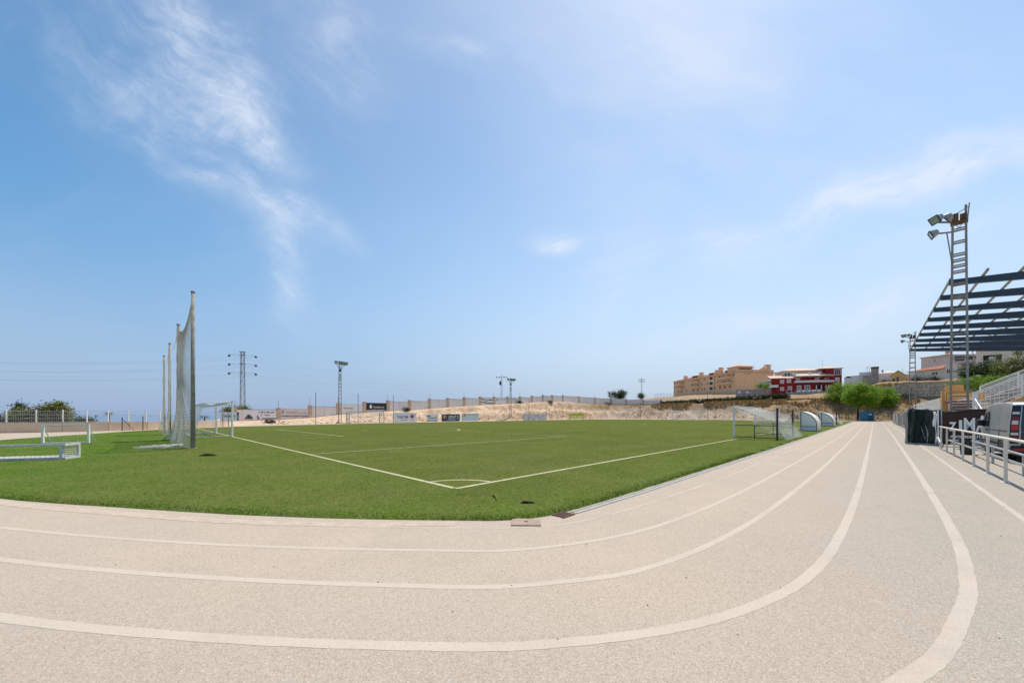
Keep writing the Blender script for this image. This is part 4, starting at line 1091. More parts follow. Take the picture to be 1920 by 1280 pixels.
t, w_, h_, y = board('advertising_board', 'lime green board with white letters at the right end of the bank', 'board', 1067.5, 1095.5, 775, 784.3, 62.2, 'board_lime', .05, QG, True)
text('lettering', 'LIC LIC', h_ * .5, 'lettering_white', t, (w_ * .1, y, h_ * .18), width=w_ * .8, bold=.03)
bar2(t, w_, h_, y, [(.25, .3, .85, .97), (.72, .77, .85, .97)], 'lettering_dark', 'clips')
# stand-alone board by the left goal
D = 47.5; p0, p1 = at(413, D), at(449, D + 1.6)
t = thing('notice_board', 'white lettered board on grey posts seen through the left goal', 'board', (p0.x, p0.y, 0), math.atan2(p1.y - p0.y, p1.x - p0.x))
w_ = (p1 - p0).length; z0, z1 = zat(790, D), zat(772, D)
MB().bx(0, w_, -.025, .025, z0, z1).build('face', 'board_white', t)
for x in (.12, .42): MB().bx(x * w_ - .05, x * w_ + .05, -.09, -.03, -.05, z1 - .15).build('board_post', 'galvanised', t)
text('lettering', 'gestagua', (z1 - z0) * .42, 'lettering_grey', t, (w_ * .16, -.04, z0 + (z1 - z0) * .46), width=w_ * .62, bold=.01)
text('lettering', 'i', (z1 - z0) * .62, 'lettering_white', t, (w_ * .895, -.05, z0 + (z1 - z0) * .28), width=w_ * .03, bold=.02)
MB().bx(w_ * .86, w_ * .96, -.038, -.026, z0 + (z1 - z0) * .12, z0 + (z1 - z0) * .97).build('blue_panel', 'teal', t)
MB().bx(w_ * .55, w_ * .8, -.038, -.026, z0 + (z1 - z0) * .2, z0 + (z1 - z0) * .26).build('print', 'lettering_grey', t)

# ------------------------------------------------------------------ low sand coloured wall with white mesh fence
LW = [(-420, 26.5), (-200, 28.2), (-60, 30.1), (12, 31.1), (68, 32.0), (118, 32.9), (163, 33.9), (203, 35.0), (241, 36.3), (274, 37.7), (300, 39.2), (340, 41.8), (370, 44.2), (405, 48.0)]
lw = thing('low_wall', 'long low sand coloured wall behind the left end of the track', 'wall', at(163, 33.9))
o0 = at(163, 33.9)
pts = [at(a, d) - o0 for a, d in LW] + [at(440, 62.0) - o0]
for i, (a, b_) in enumerate(zip(pts, pts[1:])):
    z = .87 - .012 * max(0, i - 6); z2 = .87 - .012 * max(0, i - 5)
    if i == len(pts) - 2: z2 = 1.5
    d_ = (b_ - a).normalized(); n_ = Vector((-d_.y, d_.x, 0)) * .15
    P = [a - n_, b_ - n_, b_ + n_, a + n_]
    MB().hexa([(q.x, q.y, -1.5) for q in P] + [(P[0].x, P[0].y, z), (P[1].x, P[1].y, z2), (P[2].x, P[2].y, z2), (P[3].x, P[3].y, z)]).build('wall_section', 'low_wall_sand', lw)
mf = thing('mesh_fence', 'white welded mesh fence standing on the low sand coloured wall', 'fence', at(163, 33.9) + Vector((0, 0, .86)))
zp = {0: 1.95}
for i in range(1, 12):
    a = pts[i]
    MB().bx(a.x - .035, a.x + .035, a.y - .035, a.y + .035, -.1, 1.12).build('post', 'white_paint', mf)
    if i == 11: break
    b_ = pts[i + 1]; d_ = b_ - a; n_ = d_.length; b = MB()
    for z in (.06, .36, .68, 1.02): b.bar((a.x, a.y, z), (b_.x, b_.y, z), .022)
    m = int(n_ / .12)
    for q in range(1, m):
        p = a + d_ * (q / m); b.bar((p.x, p.y, .03), (p.x, p.y, 1.05), .006)
    for q in range(1, 10): b.bar((a.x, a.y, q * .105), (b_.x, b_.y, q * .105), .006)
    b.build('mesh_panel', 'mesh_wire', mf)
wf = thing('wire_fence', 'two dark fence posts with a slanting brace before the low wall', 'fence', at(229, 35.2))
q = at(268, 36.6) - at(229, 35.2)
MB().tube((0, 0, 0), (0, 0, 1.3), .035).build('post', 'dark_steel', wf); MB().tube((q.x, q.y, 0), (q.x, q.y, 1.38), .035).build('post', 'dark_steel', wf)
MB().tube((0, 0, 1.15), (q.x * .58, q.y * .58, .0), .022).build('brace', 'dark_steel', wf)
b = MB()
for z in (.1, .5, .9): b.bar((0, 0, z), (q.x, q.y, z), .008)
b.build('wires', 'wire', wf)

# ------------------------------------------------------------------ greenery beyond the low wall
def crown_px(pc, hw, yt, yb, D, k, seed, flat=.45):
    r = np.random.default_rng(seed); c = at(pc, D); hwm = hw / F * D; z1, z0 = zat(yt, D), zat(yb, D); hz_ = (z1 - z0) / 2
    L_ = []
    for i in range(k):
        a = r.uniform(0, 2 * PI); q = math.sqrt(r.random()) * .68
        x, yv = hwm * q * math.cos(a), hwm * q * math.sin(a)
        s_ = r.uniform(.3, .46)
        zc = z0 + hz_ + hz_ * (1 - q * q) * r.uniform(-.55, .55)
        L_.append((x, yv, zc, hwm * s_, hwm * s_, hz_ * (flat + r.uniform(0, .2))))
    return c, L_
def tree(name, label, pc, hw, yt, yb, D, mat, n, leaf, seed, trunk=None, k=10, group=None, tr=.14, cat='tree'):
    c, L_ = crown_px(pc, hw, yt, yb, D, k, seed)
    p = c if trunk is None else at(trunk, D); zg = ground_at(p)
    t = thing(name, label, cat, (p.x, p.y, zg), 0, group)
    L_ = [(a + c.x - p.x, b + c.y - p.y, z - zg, x, y, h_) for a, b, z, x, y, h_ in L_]
    zc = np.mean([q[2] for q in L_]); zl = min(q[2] - q[5] for q in L_)
    b = MB(); b.tube((0, 0, -.3), (.1, 0, zl * .75 + .2), tr, 9, tr * .75)
    r = np.random.default_rng(seed)
    for q in [L_[i] for i in r.choice(len(L_), min(6, len(L_)), replace=False)]:
        b.tube((.1, 0, zl * .75), (q[0] * .7, q[1] * .7, q[2] - q[5] * .3), tr * .55, 6, tr * .2)
    b.build('trunk', 'bark', t, True)
    leaves('crown', L_, n, leaf, mat, t, seed, flat=.35, per=70, cr=1.35)
    return t
TG = 'trees and bushes beyond the low wall'
tree('shrub', 'large rounded olive bush behind the mesh fence, taller than its neighbours', 97, 30, 751, 802, 44, 'bush_leaf', 9000, .16, 21, k=16, group=TG, cat='bush')
tree('shrub', 'thin dark pointed tree left of the big round bush', 35, 8, 752, 778, 43, 'dark_leaf', 1400, .12, 22, k=5, group=TG, cat='bush')
tree('shrub', 'pale olive thicket under the dark pointed tree at far left', 42, 27, 766, 802, 42.5, 'bush_leaf', 6500, .15, 23, k=12, group=TG, cat='bush')
tree('shrub', 'low grey green bush at the left picture edge', -6, 22, 778, 800, 40, 'dark_leaf', 3000, .15, 24, k=7, group=TG, cat='bush')
tree('shrub', 'low dark green mound sloping down right of the big bush', 138, 24, 781, 803, 46, 'dark_leaf', 4000, .15, 25, k=8, group=TG, cat='bush')
tree('shrub', 'bush growing at the foot of the lattice pylon', 442, 24, 761, 786, 80, 'bush_leaf', 5000, .22, 26, k=10, group=TG, cat='bush')
def palm(label, pxx, ytop, D, rad, nfr, seed):
    r = np.random.default_rng(seed); p = at(pxx, D); zg = ground_at(p); zt = zat(ytop, D) - zg - rad * .35
    t = thing('palm_tree', label, 'palm', (p.x, p.y, zg), 0, 'small palms beyond the low wall')
    MB().tube((0, 0, -.3), (.1, 0, zt), .2, 9, .16).build('trunk', 'bark', t, True)
    vs = []; fs = []
    for k in range(nfr):
        a = r.uniform(0, 2 * PI); el = r.uniform(-.5, 1.2); ln = rad * r.uniform(.8, 1.1)
        prev = None
        for s_ in np.linspace(0, 1, 7):
            rr = ln * s_; c = Vector((math.cos(a) * rr * math.cos(el * (1 - s_ * .7)), math.sin(a) * rr * math.cos(el * (1 - s_ * .7)), zt + math.sin(el) * rr - .55 * ln * s_ * s_))
            for side in (-1, 1):
                wd = rad * .26 * (1 - abs(2 * s_ - .9)); e = Vector((-math.sin(a) * wd * side, math.cos(a) * wd * side, -wd * .5))
                o = len(vs); d_ = Vector((math.cos(a), math.sin(a), .2)) * rad * .09
                vs += [tuple(c), tuple(c + d_), tuple(c + e + d_ * 1.5)]; fs.append((o, o + 1, o + 2))
    mesh_obj('crown', vs, fs, 'palm_leaf', t)
palm('small tan palm seen through the white mesh fence', 204, 772, 88, 1.1, 34, 3)
palm('small green palm behind the left goal net', 383, 778, 95, 1.5, 30, 4)

# ------------------------------------------------------------------ power poles and lines
def lattice(b, x0, w0, w1, z0, z1, n, leg=.09, br=.05):
    for sx in (-1, 1):
        for sy in (-1, 1): b.bar((sx * w0, sy * w0, z0), (sx * w1, sy * w1, z1), leg)
    for k in range(n):
        a, c = z0 + (z1 - z0) * k / n, z0 + (z1 - z0) * (k + 1) / n
        wa, wc = w0 + (w1 - w0) * k / n, w0 + (w1 - w0) * (k + 1) / n
        s_ = 1 if k % 2 else -1
        for sy in (-1, 1):
            b.bar((-s_ * wa, sy * wa, a), (s_ * wc, sy * wc, c), br); b.bar((sy * wa, -s_ * wa, a), (sy * wc, s_ * wc, c), br)
            b.bar((-wc, sy * wc, c), (wc, sy * wc, c), br)
D = 110; p = at(455, D); zg = ground_at(p)
py = thing('lattice_pylon', 'steel lattice pylon with six horizontal arms behind the left wall', 'pylon', (p.x, p.y, zg), R(24))
zt = zat(660, D) - zg
b = MB(); lattice(b, 0, .75, .38, 0, zt, 26, .13, .07); b.build('lattice_mast', 'galvanised', py)
MB().bx(-.7, .7, -.6, .6, zt - .1, zt + .15).build('head_frame', 'galvanised', py)
tips = []
for k, y in enumerate((665.5, 682, 698.5)):
    z = zat(y, D) - zg
    MB().bx(-.75, .75, -.55, .55, z - .12, z + .1).build('arm_frame', 'galvanised', py)
    for s_ in (-1, 1):
        o = MB().bar((s_ * .5, 0, z), (s_ * 3.3, 0, z), .07).bar((s_ * .5, 0, z - .8), (s_ * 3.3, 0, z - .08), .045).build('arm', 'galvanised', py)
        MB().lathe((s_ * 3.3, 0, z - .75), [(.08, 0), (.3, .25), (.42, .45), (.1, .7), (.05, .8)], 8).build('insulator', 'dark_steel', o)
        tips.append((s_, z))
def pole2(label, pxx, D, ytop, arm, two, seed):
    p = at(pxx, D); zg = ground_at(p); zt = zat(ytop, D) - zg
    t = thing('power_pole', label, 'power pole', (p.x, p.y, zg), -math.atan2(p.x, p.y), 'small power poles beyond the wall')
    b = MB(); lattice(b, 0, .3, .16, 0, zt - .4, 14, .08, .05); b.build('lattice_mast', 'galvanised', t)
    MB().tube((0, 0, zt - .5), (0, 0, zt + .4), .05).build('spike', 'dark_steel', t)
    for k, dz in enumerate((0, -.9)[:two]):
        o = MB().bx(-arm, arm, -.06, .06, zt - .5 + dz, zt - .38 + dz).build('cross_arm', 'dark_steel', t)
        for x in (-arm * .95, -arm * .4, arm * .45, arm * .95): MB().lathe((x, 0, zt - .95 + dz), [(.05, 0), (.12, .1), (.12, .3), (.04, .42)], 7).build('insulator', 'dark_steel', o)
    return t, zt
t, zt = pole2('power pole with a hanging transformer and wide cross arm beside the farthest mast', 940.5, 125, 704, 1.9, 1, 1)
MB().bx(-.75, -.05, -.3, .3, zt - 3.2, zt - 1.9).build('transformer', 'dark_steel', t, bevel=.05)
t, zt = pole2('power pole with two short cross arms standing alone behind the end wall', 1203, 165, 709, 1.3, 2, 2)
def cable(a, b_, sag, label, r=.011):
    t = thing('power_cable', label, 'cable', a, 0, 'thin power cables'); d_ = Vector(b_) - Vector(a)
    MB().path([d_ * q - Vector((0, 0, sag * 4 * q * (1 - q))) for q in np.linspace(0, 1, 15)], r, 4).build('wire', 'wire', t)
for s_, z in tips:
    off = Vector((math.cos(R(24)) * s_ * 3.3, math.sin(R(24)) * s_ * 3.3, z - .75)); a = Vector((p.x, p.y, 0)); a = at(455, 110); a.z = zg if False else ground_at(a)
    a = a + off; e = at(905, 330) + Vector((s_ * 3, 0, 21.5 + (z - 18) * .6)); nm = {0: 'upper', 1: 'middle', 2: 'lower'}[[q[1] for q in tips[::2]].index(z)]
    sd_ = 'left' if s_ < 0 else 'right'
    cable(a, e, 3.5, f'thin cable from the {nm} {sd_} arm of the lattice pylon running to the right')
    e2 = at(-380, 120) + Vector((s_ * 2, 0, a.z + 4))
    cable(a, e2, 3., f'thin cable from the {nm} {sd_} arm of the lattice pylon leaving to the left')

# ------------------------------------------------------------------ end bank: hedge, dry grass, fences
def hedge(label, p0, p1, u0, u1, h0, h1, n, seed):
    a = at(p0, d_on_u(p0, u0)); b_ = at(p1, d_on_u(p1, u1)); za, zb = ground_at(a), ground_at(b_)
    t = thing('hedge', label, 'hedge', (a.x, a.y, za), 0, 'clipped dark hedges above the end bank')
    L_ = []; ln = (b_ - a).length; m = int(ln / .6)
    for k in range(m + 1):
        q = k / m; p = a + (b_ - a) * q; h_ = h0 + (h1 - h0) * q
        L_.append((p.x - a.x, p.y - a.y, (zb - za) * q + .1 + h_ / 2, .62, .7, h_ * .58))
    leaves('foliage', L_, int(n * 1.4), .14, 'hedge_leaf', t, seed, shell=.6)
    b = MB()
    for k in range(0, m + 1, 3): b.tube((L_[k][0], L_[k][1], L_[k][2] - 1), (L_[k][0], L_[k][1], L_[k][2] + .2), .05, 5)
    b.build('stems', 'bark', t)
hedge('long clipped dark green hedge along the top of the end bank', 1240, 1456, 131.6, 131.6, 1.25, 1.8, 34000, 31)
hedge('short piece of clipped dark hedge by the red apartment house', 1459, 1476, 131.6, 131.6, 1.8, 1.8, 5000, 32)
r = np.random.default_rng(40)
# dry grass clumps on the end bank
P = []
while len(P) < 4200:
    u, v = r.uniform(121, 134), r.uniform(-14, 62)
    dens = .10 + .85 * (u > 125.5) * (v < 52) * (u < 131.5) + .4 * (v < 15)
    if r.random() < dens and vnoise(u, v, 3.5) > -.12: P.append((u, v))
bvs = []; bfs = []
for u, v in P:
    z = gz(u, v); c = W(u, v, z - .05); s_ = r.uniform(.3, .8) * (1.2 if u > 126 else .8)
    for k in range(9):
        a = r.uniform(0, 2 * PI); l = r.uniform(.2, .55) * s_; o = len(bvs)
        bvs += [(c.x + math.cos(a + 1.5) * .10 * s_, c.y + math.sin(a + 1.5) * .10 * s_, c.z), (c.x - math.cos(a + 1.5) * .10 * s_, c.y - math.sin(a + 1.5) * .10 * s_, c.z),
                (c.x + math.cos(a) * l, c.y + math.sin(a) * l, c.z + s_ * r.uniform(.5, 1.05))]
        bfs.append((o, o + 1, o + 2))
o = mesh_obj('dry_grass', bvs, bfs, 'dry_grass'); tag(o, 'tall straw coloured dry grass covering the upper end bank', 'dry grass', kind='stuff')
# scattered scrub along the bank
for i, (pxx, vq, s_, lb) in enumerate(((973, 69.5, .9, 'dark scrub tuft at the foot of the wall by the farthest mast'), (1031, 69.3, .7, 'dark scrub tuft under the wall pillars left of the lime board'), (1138, 69.0, 1.2, 'dark scrub tuft under the last panels of the long wall'),
                                    (759, 68.5, .7, 'small dry tuft below the wall right of the black banner'), (505, 64.5, .5, 'small brown tuft on the sand below the first banner'))):
    u_, D = u_on_v(pxx, vq); p = at(pxx, D); z = ground_at(p)
    t = thing('scrub', lb, 'scrub', (p.x, p.y, z), 0, 'scrub tufts on the sandy bank')
    leaves('foliage', [(0, 0, s_ * .4, s_, s_, s_ * .5), (s_ * .7, .2, s_ * .3, s_ * .7, s_ * .7, s_ * .4)], 900, .12, 'dead_brush' if i > 2 else 'dark_leaf', t, 50 + i)
# rubble at the foot of the banks
b = MB()
for k in range(900):
    if k % 2: u, v = r.uniform(8, 118), 61.5 + abs(r.normal()) * 2.5
    else: u, v = 119.5 + abs(r.normal()) * 2.5, r.uniform(-12, 60)
    s_ = r.uniform(.05, .2) ** 1.0 * (1.6 if k % 37 == 0 else 1); z = gz(u, v); c = W(u, v, z + s_ * .2)
    p8 = []
    for zz in (-1, 1):
        for sx, sy in ((-1, -1), (1, -1), (1, 1), (-1, 1)): p8.append((c.x + sx * s_ * r.uniform(.5, 1), c.y + sy * s_ * r.uniform(.5, 1), c.z + zz * s_ * r.uniform(.35, .7)))
    b.hexa(p8)
o = b.build('rubble', 'low_wall_sand'); tag(o, 'loose stones lying along the foot of the banks', 'rubble', kind='stuff')

def wirefence(label, pts3, h_, group=None, name='wire_fence', mat='wire', posts=.035, top=True):
    a = Vector(pts3[0]); t = thing(name, label, 'fence', a, 0, group)
    for q in pts3: q = Vector(q) - a; MB().tube((q.x, q.y, q.z - .3), (q.x, q.y, q.z + h_), posts, 6).build('post', 'galvanised', t)
    b = MB()
    for q, s_ in zip(pts3, pts3[1:]):
        q = Vector(q) - a; s_ = Vector(s_) - a
        for k in range(int(h_ / .35) + 1): b.bar(q + Vector((0, 0, .05 + k * .34)), s_ + Vector((0, 0, .05 + k * .34)), .012)
        m = int((s_ - q).length / .5)
        for k in range(1, m): e = q + (s_ - q) * (k / m); b.bar(e + Vector((0, 0, .05)), e + Vector((0, 0, h_ - .05)), .010)
    b.build('wire_mesh', mat, t)
    return t
P = []
for k in range(8):
    q = at(1227 + k * 6, 170 - k * 4.5); P.append((q.x, q.y, ground_at(q)))
wirefence('tall wire fence on the rise left of the orange apartments', P, 3.2)
P = []
for pxx in (1470, 1520, 1560): q = at(pxx, d_on_u(pxx, 119.6)); P.append((q.x, q.y, ground_at(q)))
P = []
for pxx in (1592, 1601, 1640, 1655, 1668): q = at(pxx, d_on_u(pxx, 119.2)); P.append((q.x, q.y, -.05))
wirefence('wire fence behind the pine trunks and the blue cabin', P, 2.2)

# ------------------------------------------------------------------ buildings
def window(parent, o, ex, n, x, z, w_, h_, pane='window_glass', frame='house_white', fr=.10, sub=True, depth=.06, mull=0):
    """framed window on a wall: o is the wall's origin, ex runs along it, n points outwards"""
    o, ex, n = Vector(o), Vector(ex), Vector(n); up = Vector((0, 0, 1))
    def bxx(b, a0, a1, z0, z1, d0, d1):
        P = []
        for zz in (z0, z1):
            for a, d in ((a0, d0), (a1, d0), (a1, d1), (a0, d1)): P.append(o + ex * a + n * d + up * zz)
        b.hexa(P)
    b = MB()
    bxx(b, x, x + w_, z, z + fr, 0, depth); bxx(b, x, x + w_, z + h_ - fr, z + h_, 0, depth)
    bxx(b, x, x + fr, z + fr, z + h_ - fr, 0, depth); bxx(b, x + w_ - fr, x + w_, z + fr, z + h_ - fr, 0, depth)
    for k in range(mull):
        xm = x + w_ * (k + 1) / (mull + 1); bxx(b, xm - fr * .35, xm + fr * .35, z + fr, z + h_ - fr, 0, depth)
    f = b.build('window', frame, parent)
    b = MB(); bxx(b, x + fr, x + w_ - fr, z + fr, z + h_ - fr, .0, .015); b.build('pane', pane, f)
    return f
def hip_roof(name, mat, parent, x0, x1, y0, y1, z, h_, ov=.5, hip=.35):
    x0 -= ov; x1 += ov; y0 -= ov; y1 += ov; d = min(x1 - x0, y1 - y0) / 2 * (hip / .35 if hip else 0); ym = (y0 + y1) / 2
    d = min(d, (x1 - x0) * .49)
    vs = [(x0, y0, z), (x1, y0, z), (x1, y1, z), (x0, y1, z), (x0, y0, z + .18), (x1, y0, z + .18), (x1, y1, z + .18), (x0, y1, z + .18), (x0 + d, ym, z + h_), (x1 - d, ym, z + h_)]
    fs = [(3, 2, 1, 0), (0, 1, 5, 4), (1, 2, 6, 5), (2, 3, 7, 6), (3, 0, 4, 7), (4, 5, 9, 8), (5, 6, 9), (6, 7, 8, 9), (7, 4, 8)]
    return mesh_obj(name, vs, fs, mat, parent)
def tile_ribs(roof, mat, x0, x1, ya, za, yb, zb, step=.9):
    b = MB()
    for x in np.arange(x0, x1, step): b.bar((x, ya, za), (x, yb, zb), .14, .10)
    o = b.build('tile_rows', mat, roof); o['kind'] = 'stuff'
def chimney(parent, x, y, z0, z1, s_=1.1, mat='orange_render', capm='roof_tile'):
    o = MB().bx(x - s_ / 2, x + s_ / 2, y - s_ / 2, y + s_ / 2, z0, z1).build('chimney', mat, parent)
    b = MB(); b.bx(x - s_ * .62, x + s_ * .62, y - s_ * .62, y + s_ * .62, z1, z1 + .18)
    for a, c in ((-1, -1), (1, -1), (1, 1), (-1, 1)): b.bx(x + a * s_ * .35 - .1, x + a * s_ * .35 + .1, y + c * s_ * .35 - .1, y + c * s_ * .35 + .1, z1 + .18, z1 + .6)
    b.bx(x - s_ * .6, x + s_ * .6, y - s_ * .6, y + s_ * .6, z1 + .6, z1 + .85); b.build('chimney_cap', capm, o)

# the orange apartments
ox, oy, zb = 129., 212., 4.
ap = thing('apartment_building', 'long orange apartment block with balconies, chimneys and tiled roofs on the hill', 'building', (ox, oy, zb), math.atan2(64, -8))
zr = lambda z: z - zb
LX = 64.
MB().bx(0, LX, -24, 0, 0, zr(26.0)).build('wall', 'orange_render', ap)
Wn = dict(o=(0, 0, 0), ex=(1, 0, 0), n=(0, 1, 0))
floors = (16.6, 19.8, 23.0)
r = np.random.default_rng(3)
bays = [(3, 15.5), (33, 42.5), (52, 60)]
for x in (1.2, 17.5, 21.2, 24, 27.5, 30, 44.5, 47, 50, 62):
    for fz in floors:
        if r.random() < .15: continue
        window(ap, **Wn, x=x, z=zr(fz + 1.0), w_=1.25, h_=1.35, pane='window_glass' if r.random() < .5 else 'window_shutter', frame='orange_trim', depth=.1)
for a, c in bays:
    for k, fz in enumerate(floors):
        n_ = max(2, int((c - a) / 3.2))
        for q in range(n_):
            x = a + (c - a) * (q + .25) / n_
            if k == 0: window(ap, **Wn, x=x, z=zr(fz + .7), w_=1.7, h_=1.6, pane='window_glass', frame='orange_trim', depth=.1, mull=1)
            else: window(ap, **Wn, x=x, z=zr(fz + .15), w_=1.9, h_=2.2, pane='window_glass' if (q + k) % 3 else 'window_shutter', frame='orange_trim', depth=.05, mull=1)
        if k:
            b = MB(); b.bx(a, c, .01, 1.5, zr(fz) - .18, zr(fz)); bal = b.build('balcony', 'orange_trim', ap)
            b = MB(); b.bx(a, c, 1.38, 1.5, zr(fz), zr(fz) + .95); b.bx(a, a + .12, .01, 1.38, zr(fz), zr(fz) + .95); b.bx(c - .12, c, .01, 1.38, zr(fz), zr(fz) + .95); b.build('parapet', 'orange_render', bal)
            for q in range(n_ + 1):
                x = a + (c - a - .3) * q / n_
                MB().bx(x, x + .3, 1.1, 1.36, zr(fz) + .001, zr(fz) + 3.0).build('balcony_column', 'orange_render', ap)
b = MB(); b.bx(18.5, 23.5, .02, .5, zr(16), zr(26)); b.build('stair_projection', 'orange_trim', ap)
for fz in floors: window(ap, (0, .5, 0), (1, 0, 0), (0, 1, 0), 19.4, zr(fz + .5), 2.9, 1.9, 'void_dark', 'orange_trim', mull=1)
rf = hip_roof('roof', 'roof_tile', ap, 0, LX, -24, 0, zr(26.0), 3.3, .7, .35)
tile_ribs(rf, 'roof_tile', .5, LX - .5, .6, zr(26.25), -11, zr(29.05), .8)
b = MB(); b.bx(0, LX, .7, .78, zr(25.85), zr(26.2)); b.build('gutter', 'orange_trim', ap)
for x, z1 in ((16, 29.8), (19.5, 28.6), (35, 28.9), (53, 28.4)): chimney(ap, x, -2.6, zr(26.3), zr(z1), 1.9)
# dormers and roof terraces
for x0, x1 in ((22, 27), (38, 45), (7.5, 12)):
    o = MB().bx(x0, x1, -7, -2.2, zr(26.4), zr(28.1)).build('dormer', 'orange_render', ap)
    hip_roof('dormer_roof', 'roof_tile', o, x0, x1, -7, -2.2, zr(28.1), .9, .3)
    MB().bx(x0 + .5, x1 - .5, -2.2, -2.16, zr(26.8), zr(27.9)).build('dormer_opening', 'void_dark', o)
# penthouse by the near corner, seen above the end wall
ph = MB().bx(.5, 9, -11, -1.5, zr(26.3), zr(29.4)).build('penthouse', 'orange_render', ap)
hip_roof('penthouse_roof', 'roof_tile', ph, .5, 9, -11, -1.5, zr(29.4), 1.9, .6)
MB().bx(.46, .50, -9.8, -2.6, zr(26.9), zr(28.5)).build('penthouse_opening', 'void_dark', ph)
b = MB()
for k in range(9): b.bx(.38, .46, -9.8 + k * .86, -9.8 + k * .86 + .14, zr(26.9), zr(28.5))
b.build('penthouse_columns', 'orange_trim', ph)
hip_roof('penthouse_eave', 'roof_tile', ap, -.4, .3, -11.5, -1, zr(28.6), .4, .2)
MB().bx(-.02, .4, -24, -.2, zr(26.0), zr(27.6)).build('end_parapet', 'orange_render', ap)
b = MB(); b.ext([(-14.5, zr(27.6)), (-20.5, zr(27.6)), (-17.2, zr(29.2))], 'x', 0.0, .4); b.build('end_gable', 'orange_render', ap)
chimney(ap, 1.2, -21.0, zr(26.3), zr(29.8), 2.4)
E_ = dict(o=(0, 0, 0), ex=(0, -1, 0), n=(-1, 0, 0))
for y in (14.2, 17.0): window(ap, **E_, x=y, z=zr(23.6), w_=1.0, h_=.7, pane='window_shutter', frame='orange_trim')
for y in (5.5, 7.8): window(ap, **E_, x=y, z=zr(25.0), w_=1.2, h_=.35, pane='void_dark', frame='orange_trim', fr=.05)
for y in (6, 12, 18): MB().bx(-.035, -.002, -y - .03, -y + .03, zr(12), zr(26)).build('wall_joint', 'orange_trim', ap)

# the red apartment house
rx, ry, zb = 107., 152., 7.
rz_ = math.atan2(-6, 23.7)
rb = thing('apartment_building', 'dark red brick apartment house with white window frames and pale tiled roofs', 'building', (rx, ry, zb), rz_)
zr = lambda z: z - zb
def sx(p):
    q = (p - 960) / F; return (152 * q - 107) / (.969 + .245 * q)
def sz(p, y): return zat(y, 152 - .245 * sx(p)) - zb
LXR = sx(1578)
MB().ext([(0, 0), (LXR, 0), (LXR, 13), (5.2, 13)], 'z', 0, zr(16.6)).build('wall', 'red_brick', rb)
b = MB()                                                     # brick courses standing slightly proud
for k in range(18): b.bx(.02, LXR - .02, -.025, -.001, .4 + k * .52, .4 + k * .52 + .06)
b.build('string_courses', 'red_brick', rb)
Wf = dict(o=(0, 0, 0), ex=(1, 0, 0), n=(0, -1, 0))
def wpx(p0, p1, y0, y1, pane='window_glass', **k):
    a, c = sx(p0), sx(p1); zt_, zb_ = sz((p0 + p1) / 2, y0), sz((p0 + p1) / 2, y1)
    return window(rb, **Wf, x=a, z=zb_, w_=c - a, h_=zt_ - zb_, pane=pane, **k)
for a in ((1462.5, 1470, 711.5, 718.8), (1475, 1483, 710, 717.6)): wpx(*a, pane='window_shutter', fr=.28, depth=.12)
for a in ((1462.8, 1470, 725.5, 732.2), (1477, 1485, 724, 730.8), (1494, 1502.3, 722.5, 729.8), (1508, 1519, 722, 729.2)): wpx(*a, fr=.33, depth=.12, mull=1)
for a in ((1492.5, 1500, 709, 715), (1528, 1536, 707, 714), (1546.5, 1554, 708, 714)): wpx(*a, pane='window_shutter', fr=.12)
for a in ((1552, 1560, 722, 729), (1565.5, 1574, 708, 715)): wpx(*a, pane='window_shutter', fr=.25, depth=.12)
for p0, p1, y0, y1 in ((1529.5, 1536.5, 721, 731), (1539, 1545, 721.5, 731), (1449.5, 1454, 726, 733)):
    MB().bx(sx(p0), sx(p1), -.05, -.01, sz(p0, y1), sz(p0, y0)).build('doorway', 'void_dark', rb)
for p0 in (1528, 1537.2, 1546): MB().bx(sx(p0), sx(p0) + .3, -.9, -.6, sz(p0, 739), sz(p0, 722)).build('porch_column', 'house_white', rb)
a, c = sx(1488), sx(1562); z = sz(1525, 717)
pl = [(a, -.03), (a, -.8)] + [(a + (c - a) * q, -.8 - 1.1 * math.sin(PI * q)) for q in np.linspace(.05, .95, 12)] + [(c, -.8), (c, -.03)]
bal = MB().ext(pl, 'z', z, z + .25).build('balcony', 'house_white', rb)
pin = [(x, min(-.03, y + .12)) for x, y in pl]
b = MB()
for (x0, y0), (x1, y1) in zip(pl[1:-1], pl[2:-1]): b.bar((x0, y0 + .06, z + .55), (x1, y1 + .06, z + .55), .1, .6)
b.build('parapet', 'house_white', bal)
zc = sz(1525, 705.5); pl2 = [(x, y - .25) if y < -.1 else (x, -.02) for x, y in pl]
cn = MB().ext(pl2, 'z', zc, zc + .2).build('canopy', 'pale_roof_tile', rb)
vs2 = [(x, y, zc + .2) for x, y in pl2] + [(x, 1.0, zc + 1.3) for x, y in pl2]; k = len(pl2)
mesh_obj('canopy_tiles', vs2, [(i, i + 1, k + i + 1, k + i) for i in range(k - 1)], 'pale_roof_tile', cn)
